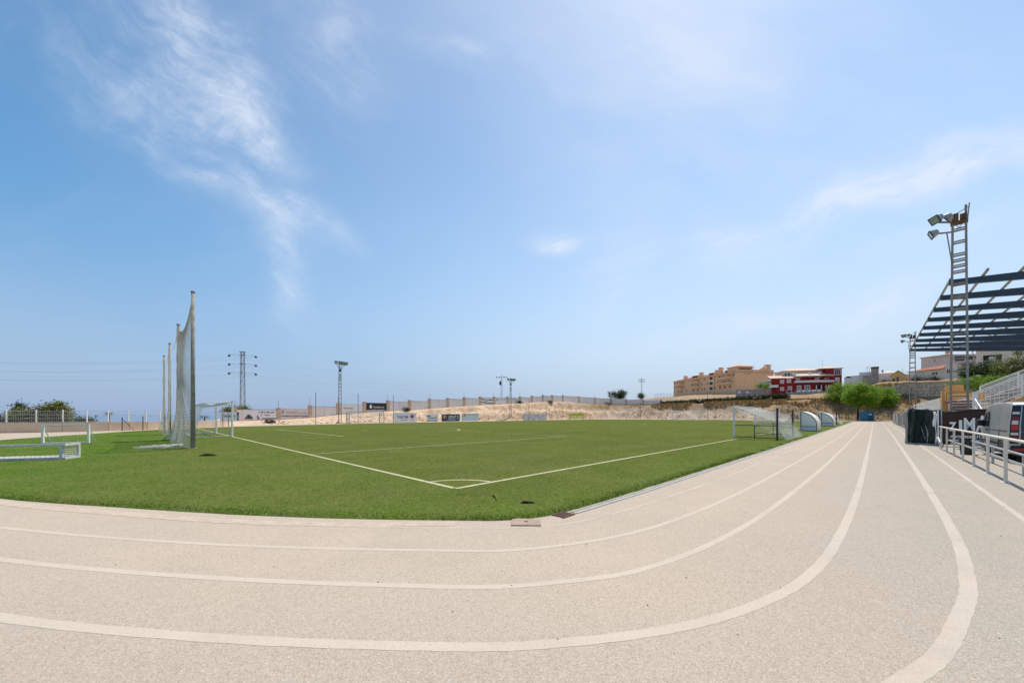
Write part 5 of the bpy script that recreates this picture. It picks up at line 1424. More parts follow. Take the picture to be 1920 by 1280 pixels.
# left wing eave roof
mesh_obj('wing_roof', [(-.6, -.7, zr(16.5)), (sx(1500), -.7, zr(16.5)), (sx(1500), 2.4, zr(17.7)), (-.6, 2.4, zr(17.7)), (-.6, -.7, zr(16.3)), (sx(1500), -.7, zr(16.3)), (sx(1500), 2.4, zr(16.4)), (-.6, 2.4, zr(16.4))],
         [(0, 1, 2, 3), (7, 6, 5, 4), (4, 5, 1, 0), (5, 6, 2, 1), (6, 7, 3, 2), (7, 4, 0, 3)], 'pale_roof_tile', rb)
MB().bx(-.9, sx(1457), -1.2, -.02, zr(12.7), zr(12.95)).bx(-.9, sx(1457), -1.2, -1.1, zr(12.95), zr(13.7)).build('side_balcony', 'house_white', rb)
ph = MB().bx(sx(1475), sx(1549), 2.6, 11, zr(16.6), zr(19.5)).build('penthouse', 'cream_render', rb)
hip_roof('penthouse_roof', 'pale_roof_tile', ph, sx(1475), sx(1545), 2.6, 11, zr(19.5), 1.6, .6)
for p0, p1 in ((1476.5, 1481), (1482.5, 1487), (1540, 1543), (1544, 1547)): window(rb, (0, 2.6, 0), (1, 0, 0), (0, -1, 0), sx(p0), zr(17.4), sx(p1) - sx(p0), 1.5)
for p0 in (1488.5, 1516, 1535): MB().bx(sx(p0), sx(p0) + .7, -.3, .3, zr(16.7), zr(18.6)).build('roof_pier', 'house_white', rb)
MB().bx(sx(1517), sx(1535), .4, .6, zr(17.4), zr(18.3)).build('terrace_parapet', 'house_white', rb)
tw = MB().bx(sx(1549), LXR + .02, -.04, 9, zr(12.6), zr(19.9)).build('stair_tower', 'red_brick', rb)
hip_roof('tower_roof', 'pale_roof_tile', tw, sx(1540), LXR, -.04, 9, zr(19.9), 1.3, .55)
window(rb, (0, -.045, 0), (1, 0, 0), (0, -1, 0), sx(1563.5), zr(17.3), sx(1576) - sx(1563.5), 2.3, 'window_glass', 'house_white', .18, mull=2)
window(rb, (0, -.045, 0), (1, 0, 0), (0, -1, 0), sx(1565.5), sz(1570, 715), sx(1574) - sx(1565.5), 1.6, 'window_shutter', 'house_white', .18)
b = MB(); b.tube((sx(1553), 4, zr(20.5)), (sx(1553), 4, zr(24)), .03, 5); b.bar((sx(1553) - .5, 4, zr(23.7)), (sx(1553) + .5, 4, zr(23.7)), .03); b.build('aerial', 'wire', rb)
gw = thing('garden_wall', 'grey concrete garden wall with white panels below the red apartments', 'wall', at(1475, 141) + Vector((0, 0, ground_at(at(1475, 141)) - 1.1)))
q = at(1560, 134) - at(1475, 141); b = MB()
for k in range(9):
    a0, a1 = q * (k / 9), q * ((k + 1) / 9 - .004); ang = math.atan2(q.y, q.x)
    MB().bar((a0.x, a0.y, .9), (a1.x, a1.y, .9), .2, 1.9).build('wall_section', 'concrete', gw)
    if 2 <= k <= 6: MB().bar((a0.x, a0.y, 2.2), (a1.x * .98 + a0.x * .02, a1.y * .98 + a0.y * .02, 2.2), .08, .7).build('white_panel', 'house_white', gw)
    MB().bx(a0.x - .13, a0.x + .13, a0.y - .13, a0.y + .13, 0, 2.75).build('wall_post', 'concrete', gw)

# camera-side helper for the scattered houses of the town
def block(name, label, p0, p1, yt, yb, D, depth, mat, cat='house', tilt=0., group=None):
    a0 = math.atan(((p0 + p1) / 2 - 960) / F); pc = at(960 + F * math.tan(a0), D); dist = math.hypot(pc.x, pc.y)
    zb_ = min(zat(yb, D), ground_at(pc)) - .6
    t = thing(name, label, cat, (pc.x, pc.y, zb_), -a0 + tilt, group)
    def fx(p): return dist * math.tan(math.atan((p - 960) / F) - a0)
    def fz(y, p=None):
        x = fx(p) if p else 0
        return EYE + (HY - y) / F * (D - x * math.sin(a0)) - zb_
    MB().bx(fx(p0), fx(p1), 0, depth, 0, fz(yt)).build('wall', mat, t)
    return t, fx, fz
def wq(t, fx, fz, p0, p1, y0, y1, pane='window_glass', frame='house_white', fr=.08, y=0., **k):
    return window(t, (0, y, 0), (1, 0, 0), (0, -1, 0), fx(p0), fz(y1), fx(p1) - fx(p0), fz(y0) - fz(y1), pane, frame, fr, **k)
t, fx, fz = block('white_house', 'white house with flat parapet tucked between the orange and red apartments', 1423, 1462, 717, 738, 183, 12, 'house_white')
b = MB(); b.ext([(fx(1423), fz(717)), (fx(1462), fz(713)), (fx(1462), fz(711.5)), (fx(1440), fz(711.8))], 'y', .0, 12); b.build('roof', 'house_white', t)
wq(t, fx, fz, 1436, 1439, 722, 726); wq(t, fx, fz, 1446, 1449, 720, 725, 'window_shutter')
gwl = thing('graffiti_wall', 'grey concrete yard wall with blue graffiti left of the red apartments', 'wall', at(1380, 176) + Vector((0, 0, 9.5)))
q = at(1450, 168) - at(1380, 176)
for k in range(7):
    a0, a1 = q * (k / 7), q * ((k + 1) / 7 - .004)
    MB().bar((a0.x, a0.y, 1.6), (a1.x, a1.y, 1.6), .25, 4.6).build('wall_section', 'concrete', gwl)
nd = Vector((q.y, -q.x, 0)).normalized() * .14
for k, (f0, f1, z0, z1, m_) in enumerate(((.03, .22, 2.0, 3.5, 'graffiti_blue'), (.07, .13, 2.3, 3.1, 'board_white'), (.16, .2, 2.2, 3.2, 'lettering_grey'), (.25, .42, 1.9, 3.2, 'graffiti_blue'), (.29, .36, 2.2, 2.9, 'board_white'))):
    a0, a1 = q * f0 + nd * (1 + .12 * k), q * f1 + nd * (1 + .12 * k)
    MB().bar((a0.x, a0.y, (z0 + z1) / 2), (a1.x, a1.y, (z0 + z1) / 2), .03, z1 - z0).build('graffiti', m_, gwl)
tree('shrub', 'round green tree above the graffiti wall beside the white house', 1430, 12, 717.5, 731, 178, 'bright_leaf', 2600, .3, 61, k=8, tr=.15)
tree('shrub', 'dark green tree rising behind the last panels of the long wall', 1157, 17, 731, 748, 168, 'dark_leaf', 4200, .3, 62, k=10, tr=.15)
tree('shrub', 'small grey green bush at the foot of the lone power pole', 1203, 6, 738, 747, 158, 'dark_leaf', 900, .3, 63, k=4, tr=.1)

WG = 'pale houses on the right hand hill'
t, fx, fz = block('white_house', 'low white house with rounded dark roof edge right of the red apartments', 1583, 1597, 708, 726, 142, 9, 'house_white', group=WG)
MB().ext([(fx(1583), fz(708)), (fx(1597), fz(707.5)), (fx(1594), fz(705.2)), (fx(1587), fz(705.6))], 'y', -.1, 9).build('roof', 'void_dark', t)
t, fx, fz = block('white_house', 'plain white block left of the rough masonry tower', 1597, 1620, 704.5, 726, 140, 10, 'house_white', group=WG)
MB().bx(fx(1597) - .1, fx(1620), -.1, 10.1, fz(704.5), fz(704)).build('parapet', 'concrete', t)
t2 = MB().bx(fx(1611), fx(1634), 3, 12, 0, fz(697)).build('upper_floor', 'house_white', t)
t, fx, fz = block('masonry_tower', 'rough unplastered masonry house with tall square tower', 1618, 1648, 704, 726, 136, 8, 'rough_masonry', group=WG)
tw = MB().bx(fx(1633.5), fx(1647.5), .5, 5.5, fz(704), fz(691)).build('tower', 'rough_masonry', t)
MB().bx(fx(1633), fx(1648.2), .3, 5.7, fz(691), fz(688)).build('tower_top', 'rust', t); MB().bx(fx(1634), fx(1647), .5, 5.5, fz(688), fz(687.4)).build('tower_slab', 'concrete', t)
MB().bx(fx(1618), fx(1634), -.1, .2, fz(704), fz(703.2)).build('coping', 'concrete', t)
wq(t, fx, fz, 1624, 1632, 716, 719, 'void_dark', 'concrete')
for q in (1625.8, 1630.5):
    b = MB(); b.tube((fx(q), 1, fz(704)), (fx(q), 1, fz(685.5)), .04, 5)
    for k in range(4): b.bar((fx(q) - .5, 1, fz(686 + k * 1.3)), (fx(q) + .5, 1, fz(686 + k * 1.3)), .03)
    b.build('aerial', 'wire', t)
t, fx, fz = block('white_house', 'white house with low pink roof between the tower and the yellow house', 1647, 1674, 700, 724, 140, 10, 'house_white', group=WG)
hip_roof('roof', 'pale_roof_tile', t, fx(1648), fx(1682), .5, 9, fz(700), 1.4, .3)
MB().bx(fx(1653), fx(1656.5), 2, 2.8, fz(699), fz(692)).build('chimney', 'concrete', t)
t, fx, fz = block('yellow_house', 'small yellow gabled house with dark doorway on the hill', 1671, 1697, 703, 724, 131, 8, 'yellow_render', group=WG)
MB().ext([(fx(1671), fz(703)), (fx(1697), fz(703)), (fx(1684), fz(695.5))], 'y', 0, 8).build('gable', 'yellow_render', t)
for p0, p1, y0, y1 in ((1669.5, 1684, 704, 694.8), (1698.5, 1684, 704, 694.8)):
    MB().ext([(fx(p0), fz(y0)), (fx(p1), fz(y1)), (fx(p1), fz(y1) + .2), (fx(p0), fz(y0) + .2)], 'y', -.5, 8.4).build('roof', 'pale_roof_tile', t)
wq(t, fx, fz, 1673.5, 1678, 709, 714, 'void_dark', 'yellow_render'); MB().bx(fx(1681.5), fx(1684.5), -.05, -.01, fz(717), fz(706)).build('door', 'rust', t)
MB().bx(fx(1690), fx(1707), .3, 6, fz(724), fz(702)).build('annex', 'orange_render', t)
b = MB(); b.tube((fx(1692.5), 3, fz(700)), (fx(1692.5), 3, fz(691)), .04, 5); b.bar((fx(1690), 3, fz(692)), (fx(1694), 3, fz(691)), .05); b.build('aerial', 'wire', t)
# cream house with red roof
t, fx, fz = block('cream_house', 'cream house with red tiled roof and several windows right of the second mast', 1703, 1802, 698, 724, 118, 9, 'cream_render', group=WG)
mesh_obj('roof', [(fx(1699), -.5, fz(697.5, 1699)), (fx(1772), -.5, fz(689, 1772) - .2), (fx(1777), 5, fz(680, 1777)), (fx(1718), 6, fz(690.5, 1718)), (fx(1699), -.5, fz(698.3, 1699)), (fx(1772), -.5, fz(690, 1772) - .2), (fx(1777), 5, fz(681.2, 1777)), (fx(1718), 6, fz(692, 1718))],
         [(0, 1, 2, 3), (7, 6, 5, 4), (4, 5, 1, 0), (5, 6, 2, 1), (6, 7, 3, 2), (7, 4, 0, 3)], 'red_roof_tile', t)
MB().ext([(fx(1772), fz(699)), (fx(1802), fz(699)), (fx(1802), fz(686)), (fx(1777), fz(683)), (fx(1768), fz(690))], 'y', -.01, 7).build('gable_wall', 'cream_render', t)
MB().ext([(fx(1703), fz(699, 1703)), (fx(1772), fz(699)), (fx(1772), fz(690.3, 1772)), (fx(1703), fz(698.2, 1703))], 'y', 0., .3).build('front_wall', 'cream_render', t)
wq(t, fx, fz, 1718, 1731.5, 696.3, 704.5, 'window_shutter', 'lettering_grey', .05); wq(t, fx, fz, 1745.5, 1759, 694, 702.5, 'window_shutter', 'cream_render', .1)
for p0 in (1748, 1753.8): MB().bx(fx(p0), fx(p0 + 4), -.05, -.02, fz(702), fz(698)).build('window_opening', 'window_glass', t)
wq(t, fx, fz, 1774.5, 1783.5, 693, 701.5, 'window_glass', 'house_white', .12, y=-.02, mull=1); wq(t, fx, fz, 1793.5, 1800, 693.5, 701.5, 'window_glass', 'house_white', .12, y=-.02, mull=1)
MB().bx(fx(1772), fx(1830), -2.0, -1.8, 0, fz(709)).build('yard_wall', 'pink_render', t)
t, fx, fz = block('pink_house', 'wide pinkish flat roofed house above the red tiled roof', 1727, 1836, 667.5, 715, 136, 10, 'pink_render', group=WG)
mesh_obj('roof', [(fx(1724), -.6, fz(671, 1724)), (fx(1772), -.6, fz(664.5, 1772)), (fx(1836), -.6, fz(664, 1836)), (fx(1836), 10, fz(663, 1836)), (fx(1740), 10, fz(668, 1740)), (fx(1724), -.6, fz(671.8, 1724)), (fx(1772), -.6, fz(667.6, 1772)), (fx(1836), -.6, fz(667.6, 1836)), (fx(1836), 10, fz(667.6, 1836)), (fx(1740), 10, fz(671, 1740))],
         [(0, 1, 2, 3, 4), (9, 8, 7, 6, 5), (5, 6, 1, 0), (6, 7, 2, 1), (7, 8, 3, 2), (8, 9, 4, 3), (9, 5, 0, 4)], 'pale_roof_tile', t)
wq(t, fx, fz, 1751, 1753.6, 669.8, 677.5, 'lettering_grey', 'pink_render'); wq(t, fx, fz, 1790, 1808.5, 667.8, 677.8, 'window_glass', 'lettering_grey', .12, mull=3); wq(t, fx, fz, 1811, 1824.5, 668.3, 677, 'window_glass', 'lettering_grey', .12, mull=2)
wq(t, fx, fz, 1827, 1830.5, 671, 675.5, 'void_dark', 'pink_render'); wq(t, fx, fz, 1779.5, 1784, 681.5, 685.2, 'void_dark', 'pink_render')
o = MB().bx(fx(1772.5), fx(1780), 2, 3.5, fz(668), fz(659.5)).build('chimney', 'orange_render', t); MB().bx(fx(1772), fx(1780.5), 1.9, 3.6, fz(659.5), fz(657.5)).build('chimney_cap', 'rust', o)
o = MB().bx(fx(1822), fx(1826.5), 2, 3.2, fz(668), fz(661)).build('chimney', 'house_white', t); MB().bx(fx(1822), fx(1826.5), 1.9, 3.3, fz(661), fz(657)).build('chimney_cap', 'rust', o)
b = MB(); b.bx(fx(1793), fx(1826), -.5, -.45, fz(685.5), fz(685)); b.bx(fx(1793), fx(1826), -.5, -.45, fz(682.6), fz(682.2))
for k in range(12): b.bx(fx(1793 + k * 3), fx(1793 + k * 3) + .05, -.5, -.45, fz(685.5), fz(682.2))
b.build('balcony_rail', 'rust', t)
t, fx, fz = block('apartment_building', 'tall beige block with a deep balcony at the right edge of the town', 1830, 1935, 655, 715, 122, 14, 'cream_render', 'building', group=WG)
MB().bx(fx(1830), fx(1935), -.2, 14, fz(655), fz(652.5)).build('roof_slab', 'cream_render', t)
o = MB().bx(fx(1843.5), fx(1878.5), -.04, -.005, fz(679), fz(663.5)).build('balcony_recess', 'void_dark', t)
wq(t, fx, fz, 1854, 1867, 666.5, 678, 'window_shutter', 'house_white', .1, y=-.045, mull=1)
MB().bx(fx(1842), fx(1881), -1.1, -.05, fz(680.5), fz(679)).build('balcony', 'house_white', t)
b = MB(); b.bx(fx(1842), fx(1881), -1.1, -1.05, fz(674.6), fz(674))
for k in range(20): b.bx(fx(1842 + k * 2), fx(1842 + k * 2) + .05, -1.1, -1.05, fz(679), fz(674))
b.build('balcony_rail', 'house_white', t)

# retaining wall under the houses
rw = thing('retaining_wall', 'long rough stone retaining wall below the houses on the right', 'wall', W(129.6, -4.5, 5.2), PR)
r = np.random.default_rng(8)
zst = 0.; row = 0; stones = []
while zst < 3.7:
    hh = r.uniform(.55, .85); y = 0.
    while y > -36:
        ln = r.uniform(.9, 1.9)
        ztop_here = 3.9 if y < -6 else 2.6 + 1.3 * (-y / 6)
        if zst < ztop_here: stones.append((y, ln, zst, hh, r.uniform(-.12, .12)))
        y -= ln
    zst += hh; row += 1
core = MB().bx(.15, 1.0, -36, 0, -2, 3.6).build('core', 'retaining_stone', rw)
for (y, ln, z0, hh, d) in stones:
    MB().bx(-.25 + d, .2, y - ln + .04, y - .04, z0 + .03, z0 + hh - .03).build('stone', 'retaining_stone', rw)
MB().bx(-.4, 1.0, -36, -5.5, 4.05, 4.25).build('coping', 'concrete', rw)
P = [W(129.3, v, 5.2 + (0 if v > -6 else 0)) for v in (-5, -9.5, -14, -18.5, -23, -27.5, -32)]
wirefence('white posted wire fence in front of the stone retaining wall', [(q.x, q.y, 5.2) for q in P], 3.0, mat='mesh_wire')

# ------------------------------------------------------------------ pines, bushes on the right
NG = 'umbrella pines at the end of the track'
def pine(label, pc, hw, yt, yb, D, trunk, n, seed):
    r = np.random.default_rng(seed); c = at(pc, D); p = at(trunk, D); hwm = hw / F * D; z1, z0 = zat(yt, D), zat(yb, D); H = z1 - z0
    t = thing('pine_tree', label, 'tree', (p.x, p.y, -.05), 0, NG); L_ = []
    for i in range(30):
        a = i * 2.4; q = math.sqrt((i + .5) / 30) * .86
        dome = max(0, 1 - (q * 1.05) ** 2) ** .75
        rr = hwm * r.uniform(.2, .29)
        L_.append((c.x - p.x + hwm * q * math.cos(a), c.y - p.y + hwm * q * math.sin(a), z0 + .30 * H + dome * H * r.uniform(.40, .60) - rr * .1, rr, rr, H * r.uniform(.14, .2)))
    for i in range(16):
        a = i * 2.4 + 1; q = math.sqrt((i + .5) / 16) * .62
        rr = hwm * r.uniform(.2, .3)
        L_.append((c.x - p.x + hwm * q * math.cos(a), c.y - p.y + hwm * q * math.sin(a), z0 + .26 * H + r.uniform(-.06, .12) * H, rr, rr, H * .14))
    b = MB(); zb_ = z0 + .12 * H
    b.tube((0, 0, -.2), (.05, .0, zb_ * .5), .24, 10, .2); b.tube((.05, 0, zb_ * .5), (.1, .05, zb_), .2, 10, .17)
    for k in range(9):
        a = k * 2.4; q = .55 + .25 * (k % 3) / 2
        b.tube((.1, .05, zb_ - .15), (c.x - p.x + hwm * q * .5 * math.cos(a), c.y - p.y + hwm * q * .5 * math.sin(a), z0 + H * .34), .12, 7, .07)
        b.tube((c.x - p.x + hwm * q * .5 * math.cos(a), c.y - p.y + hwm * q * .5 * math.sin(a), z0 + H * .34), (c.x - p.x + hwm * q * math.cos(a), c.y - p.y + hwm * q * math.sin(a), z0 + H * .52), .07, 6, .03)
    b.build('trunk', 'bark', t, True)
    leaves('crown', L_, n, .17, 'pine_leaf', t, seed, shell=.70, flat=.5, per=130, cr=1.7)
pine('leftmost umbrella pine with its trunk left of the other two', 1584, 30, 717.5, 766, 99, 1583, 24000, 71)
pine('middle umbrella pine with a thick trunk left of the blue cabin', 1615, 29, 716.5, 767, 89.5, 1608.5, 24000, 72)
pine('right umbrella pine leaning over the blue cabin', 1651, 28, 724, 768, 93, 1636.5, 22000, 73)
tree('shrub', 'dark brown dead brush mound left of the second mast on the right', 1697, 27, 742, 786, 92, 'dead_brush', 9000, .2, 74, k=14, cat='bush')
RG = 'greenery above the grandstand'
tree('shrub', 'dark green trees above the light hedge by the grandstand', 1843, 32, 678, 722, 62, 'dark_leaf', 12000, .17, 75, k=16, group=RG)
tree('shrub', 'light green sunlit hedge under the dark trees by the grandstand', 1838, 46, 703, 732, 58, 'bright_leaf', 9000, .13, 76, k=14, group=RG, cat='hedge')
tree('pine_tree', 'loose green pine at the right picture edge under the roof', 1912, 34, 652, 712, 55, 'bush_leaf', 9000, .15, 77, k=16, group=RG)
tree('shrub', 'dry brown garden shrubs before the cream house windows', 1733, 22, 704, 724, 112, 'dead_brush', 3000, .2, 78, k=8, cat='bush')
tree('shrub', 'spiky green agave garden before the cream house gable', 1764, 12, 706, 722, 112, 'bush_leaf', 1800, .18, 79, k=6, cat='bush')
tree('shrub', 'small dark bushes at the foot of the pale house by the yellow one', 1662, 12, 711, 722, 128, 'dark_leaf', 1200, .2, 80, k=5, cat='bush')

# blue cabin
D = 86; p = at(1615, D)
cb_ = thing('portable_cabin', 'blue portable cabin standing under the pines at the end of the track', 'cabin', (p.x, p.y, 0), R(-36))
MB().bx(0, 2.15, 0, 2.1, .05, 2.15).build('body', 'blue_cabin', cb_, bevel=.04); MB().bx(-.05, 2.2, -.05, 2.15, 2.15, 2.25).build('roof', 'blue_cabin', cb_, bevel=.03)
MB().bx(1.2, 1.95, -.05, -.004, .15, 2.0).build('door', 'blue_cabin_dark', cb_); MB().bx(1.25, 1.75, -.08, -.052, 1.5, 1.75).build('sign_plate', 'board_pale', cb_)
MB().bx(2.16, 2.2, .1, 2.0, .1, 2.05).build('side_panel', 'blue_cabin_dark', cb_)
for x in (.35, .8): MB().bx(x, x + .05, -.03, -.004, .12, 2.05).build('rib', 'blue_cabin', cb_)
tk = thing('timber_plank', 'pale timber plank leaning against the pine behind the blue cabin', 'plank', at(1616, 88) + Vector((-1.2, 0, 0)))
MB().bar((0, 0, 0), (2.6, .4, 2.9), .14, .05).build('plank', 'sheet_tan', tk)

# ------------------------------------------------------------------ construction fence, tarp screen, banner
sf = thing('site_fence', 'patchy construction fence with hanging sheets along the right of the track', 'fence', W(26, -8.75, 0), PR)
r = np.random.default_rng(12)
for k in range(21):
    x = k * 3.2; hh = 1.75 + r.uniform(-.1, .15)
    MB().tube((x, 0, 0), (x + r.uniform(-.05, .05), 0, hh), .03, 7).build('post', 'galvanised', sf)
    MB().bx(x - .3, x + .3, -.12, .12, 0, .13).build('foot', 'concrete', sf, bevel=.03)
    b = MB()
    for q in range(1, 22): b.bar((x + q * 3.2 / 22, 0, .15), (x + q * 3.2 / 22, 0, 1.65), .008)
    for z in (.15, .6, 1.1, 1.65): b.bar((x, 0, z), (x + 3.2, 0, z), .02)
    b.build('mesh_panel', 'mesh_wire', sf)
    if r.random() < .75:
        x0 = x + r.uniform(.1, .6); x1 = x + r.uniform(1.6, 3.1); pts = []
        n_ = 9; zt_ = 1.6 + r.uniform(-.15, .1); zb_ = r.uniform(.05, .5); vs = []
        for i in range(n_):
            xx = x0 + (x1 - x0) * i / (n_ - 1); yv = .05 + .05 * math.sin(i * 1.7 + k)
            vs += [(xx, yv, zb_ + .1 * math.sin(i + k)), (xx, yv + .02, zt_ + .06 * math.sin(i * 2.1 + k))]
        o = mesh_obj('sheet', vs, [(2 * i, 2 * i + 2, 2 * i + 3, 2 * i + 1) for i in range(n_ - 1)], ('sheet_tan', 'sheet_grey', 'sheet_grey', 'board_pale')[k % 4], sf)
        md = o.modifiers.new('thick', 'SOLIDIFY'); md.thickness = .012
P1 = Vector((21.28, 19.5, 0)); P2 = Vector((21.18, 18.2, 0))
ts = thing('tarp_screen', 'dark green tarpaulin screen with creases and painted glints at the left end of the brown banner', 'tarp', P1)
d_ = P2 - P1; nrm = Vector((-1, .12, 0)).normalized()
vs = []; na, nb_ = 26, 12
for i in range(na):
    a = i / (na - 1); p = d_ * (-.14 + 1.14 * a)
    for j in range(nb_):
        q = j / (nb_ - 1)
        fold = .06 * math.sin(a * 9 + q * 2) + .035 * math.sin(a * 23 - q * 5) + .03 * math.sin(q * 11 + a * 4) + (.18 * max(0, .22 - a) / .22 * (1.1 - q) + .12 * math.exp(-((a - .2) / .05) ** 2))
        vs.append(tuple(p + nrm * fold + Vector((0, 0, .05 + q * (1.82 - .10 * a + .02 * math.sin(a * 14))))))
o = mesh_obj('tarpaulin', vs, [(i * nb_ + j, (i + 1) * nb_ + j, (i + 1) * nb_ + j + 1, i * nb_ + j + 1) for i in range(na - 1) for j in range(nb_ - 1)], 'tarp_green', ts, True)
md = o.modifiers.new('thick', 'SOLIDIFY'); md.thickness = .01
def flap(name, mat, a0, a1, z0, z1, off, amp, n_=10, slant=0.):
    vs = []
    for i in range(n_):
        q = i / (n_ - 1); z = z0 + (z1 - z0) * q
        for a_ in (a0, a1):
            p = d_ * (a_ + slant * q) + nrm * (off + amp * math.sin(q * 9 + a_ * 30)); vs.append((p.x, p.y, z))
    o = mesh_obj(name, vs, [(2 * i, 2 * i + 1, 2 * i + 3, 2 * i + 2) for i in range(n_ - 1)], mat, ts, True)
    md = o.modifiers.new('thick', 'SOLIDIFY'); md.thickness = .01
flap('loose_flap', 'sheet_grey', -.13, -.02, .06, 1.84, .26, .02)  # lit paleness of the left fold is put into this flap's grey
flap('loose_flap', 'tarp_green', .02, .15, .06, 1.84, .22, .03, slant=.12)
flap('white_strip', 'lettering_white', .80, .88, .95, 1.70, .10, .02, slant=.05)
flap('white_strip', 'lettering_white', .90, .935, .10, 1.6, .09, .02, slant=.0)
flap('painted_glint', 'galvanised', .52, .535, .30, .95, .10, .01, slant=-.16); flap('painted_glint', 'galvanised', .66, .675, .45, 1.0, .10, .01, slant=-.12)  # shine of the plastic painted in as thin pale strips
MB().bar(d_ * -.14 + Vector((-.2, 0, .04)), d_ + Vector((-.12, 0, .04)), .14, .08).build('ballast_board', 'sheet_grey', ts)
for a in (-.12, .5, 1.0): MB().tube(d_ * a + Vector((.06, 0, 0)), d_ * a + Vector((.06, 0, 1.86)), .028).build('post', 'galvanised', ts)
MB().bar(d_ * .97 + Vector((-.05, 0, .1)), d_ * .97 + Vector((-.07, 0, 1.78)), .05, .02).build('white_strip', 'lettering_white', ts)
bw = 4.3
bq = P2 + Vector((.05, -.05, 0))
uB, vB = to_uv(bq.x, bq.y)
ba = thing('site_banner', 'dark brown site banner with large white ZIMA lettering behind the van', 'banner', (bq.x, bq.y, 0), PR - PI / 2)
vs = []; na, nb_ = 40, 8
for i in range(na):
    a = i / (na - 1)
    for j in range(nb_):
        q = j / (nb_ - 1); vs.append((a * bw, .03 * math.sin(a * 17 + q * 2) * (1 - q * .5), .08 + q * (1.62 + .12 * min(1, a * 3) - .03 * math.sin(a * 20))))
o = mesh_obj('cloth', vs, [(i * nb_ + j, (i + 1) * nb_ + j, (i + 1) * nb_ + j + 1, i * nb_ + j + 1) for i in range(na - 1) for j in range(nb_ - 1)], 'banner_brown', ba, True)
md = o.modifiers.new('thick', 'SOLIDIFY'); md.thickness = .008
# the letters are about as tall as half the banner and grow a little towards the right, as on the cloth
lx = .14
for ch, wch, lx, hch in (('Z', .235, .22, .42), ('I', .10, .485, .52), ('M', .34, .64, .64), ('A', .40, 1.035, .76)):
    text('lettering', ch, hch * 1.36, 'lettering_white', ba, (lx, -.055, .78), width=wch, bold=.022, ex=.003)
for k, (tx_, sz_, x_, w_) in enumerate((('ARQUITECTURA', .15, .24, 1.22), ('INGENIERÍA —', .115, .24, 1.18), ('CONSTRUCCIÓN', .13, .24, 1.36))):
    text('lettering', tx_, sz_, 'lettering_white', ba, (x_, -.055, (.44, .27, .10)[k]), width=w_, bold=.007, ex=.003)
for x in (.02, 2.1, 4.25): MB().tube((x, .08, 0), (x, .08, 1.85), .028).build('post', 'galvanised', ba)
MB().bar((0, .06, 1.72), (bw, .06, 1.80), .02).build('top_wire', 'wire', ba)

# ------------------------------------------------------------------ railing beside the track
RU = [1.9, 3.75, 5.6, 7.4, 9.26, 11.1, 13.0, 14.9, 16.8, 18.7, 20.5]
ra = thing('track_railing', 'pale steel railing with square posts along the right edge of the track', 'railing', W(11, -8.3, 0), PR)
for u in RU:
    MB().bx(u - 11 - .026, u - 11 + .026, -.026, .026, 0, .98).build('post', 'rail_steel', ra); MB().bx(u - 11 - .07, u - 11 + .07, -.07, .07, 0, .012).build('post_foot', 'rail_steel', ra)
MB().bx(1.9 - 11 - .3, 20.5 - 11 + .35, -.035, .035, .98, 1.03).build('top_rail', 'rail_steel', ra, bevel=.012)
MB().tube((1.6 - 11, -.06, .50), (19.0 - 11, -.06, .50), .028, 10).build('mid_rail', 'rail_steel', ra, True)
rb2 = thing('low_barrier', 'low dark footed barrier rail just behind the pale railing', 'railing', W(11, -8.85, 0), PR)
for u in (7.2, 11.0, 14.4, 17.6): MB().bx(u - 11 - .028, u - 11 + .028, -.028, .028, 0, .52).build('post', 'galvanised', rb2)
MB().tube((5 - 11, 0, .52), (18.4 - 11, 0, .54), .03, 10).build('rail', 'galvanised', rb2, True)
p = Vector((20.3, 17.35, 0))
pp = thing('steel_pipe', 'blue grey steel pipe leaning through the far end of the railing', 'pipe', p)
MB().tube((-.30, -.25, .08), (.10, .28, .44), .06, 12).build('tube', 'board_navy' if False else 'galvanised', pp, True)
D = 14.4; p = at(1813.5, D)
bi = thing('rubbish_bin', 'dark green plastic bin standing behind the railing before the banner', 'bin', (p.x, p.y, 0), R(-50))
b = MB(); b.hexa([(-.17, -.17, 0), (.17, -.17, 0), (.17, .17, 0), (-.17, .17, 0), (-.21, -.21, .6), (.21, -.21, .6), (.21, .21, .6), (-.21, .21, .6)]); b.build('body', 'plastic_bin', bi, bevel=.02)
MB().bx(-.23, .23, -.23, .23, .6, .66).build('lid', 'plastic_bin', bi, bevel=.02)

# ------------------------------------------------------------------ van (local +x is its front, +y its left side)
van = thing('delivery_van', 'grey delivery van parked behind the railing, seen from its rear left', 'van', W(14.9, -10.2, 0), PR)
hw = .97
prof = [(.04, .42), (.02, .62), (.0, 1.0), (.05, 1.55), (.14, 1.88), (.24, 1.945), (1.0, 1.97), (2.9, 1.965), (3.35, 1.92), (3.62, 1.78), (4.12, 1.28), (4.35, 1.13), (4.85, .98), (5.02, .80), (5.05, .45), (4.95, .28), (4.6, .25), (.5, .27), (.12, .30)]
b = MB(); b.ext(prof, 'y', -hw, hw); body = b.build('body', 'van_grey', van)
bm = bmesh.new(); bm.from_mesh(body.data)
for v in bm.verts:                                              # tumblehome: the sides lean in above the waist
    if v.co.z > 1.0: v.co.y *= 1 - .10 * ((v.co.z - 1.0) / .97) ** 1.4
    if v.co.x > 4.2: v.co.y *= 1 - .16 * ((v.co.x - 4.2) / .85) ** 1.5
bmesh.ops.bevel(bm, geom=[e for e in bm.edges if e.is_manifold and e.calc_face_angle(0) > .9], offset=.06, segments=3, affect='EDGES', profile=.6)
bm.to_mesh(body.data); bm.free(); body.data.polygons.foreach_set('use_smooth', [True] * len(body.data.polygons)); body.data.set_sharp_from_angle(angle=R(35))
def ysid(z): return hw * (1 - .10 * (max(0, z - 1.0) / .97) ** 1.4)
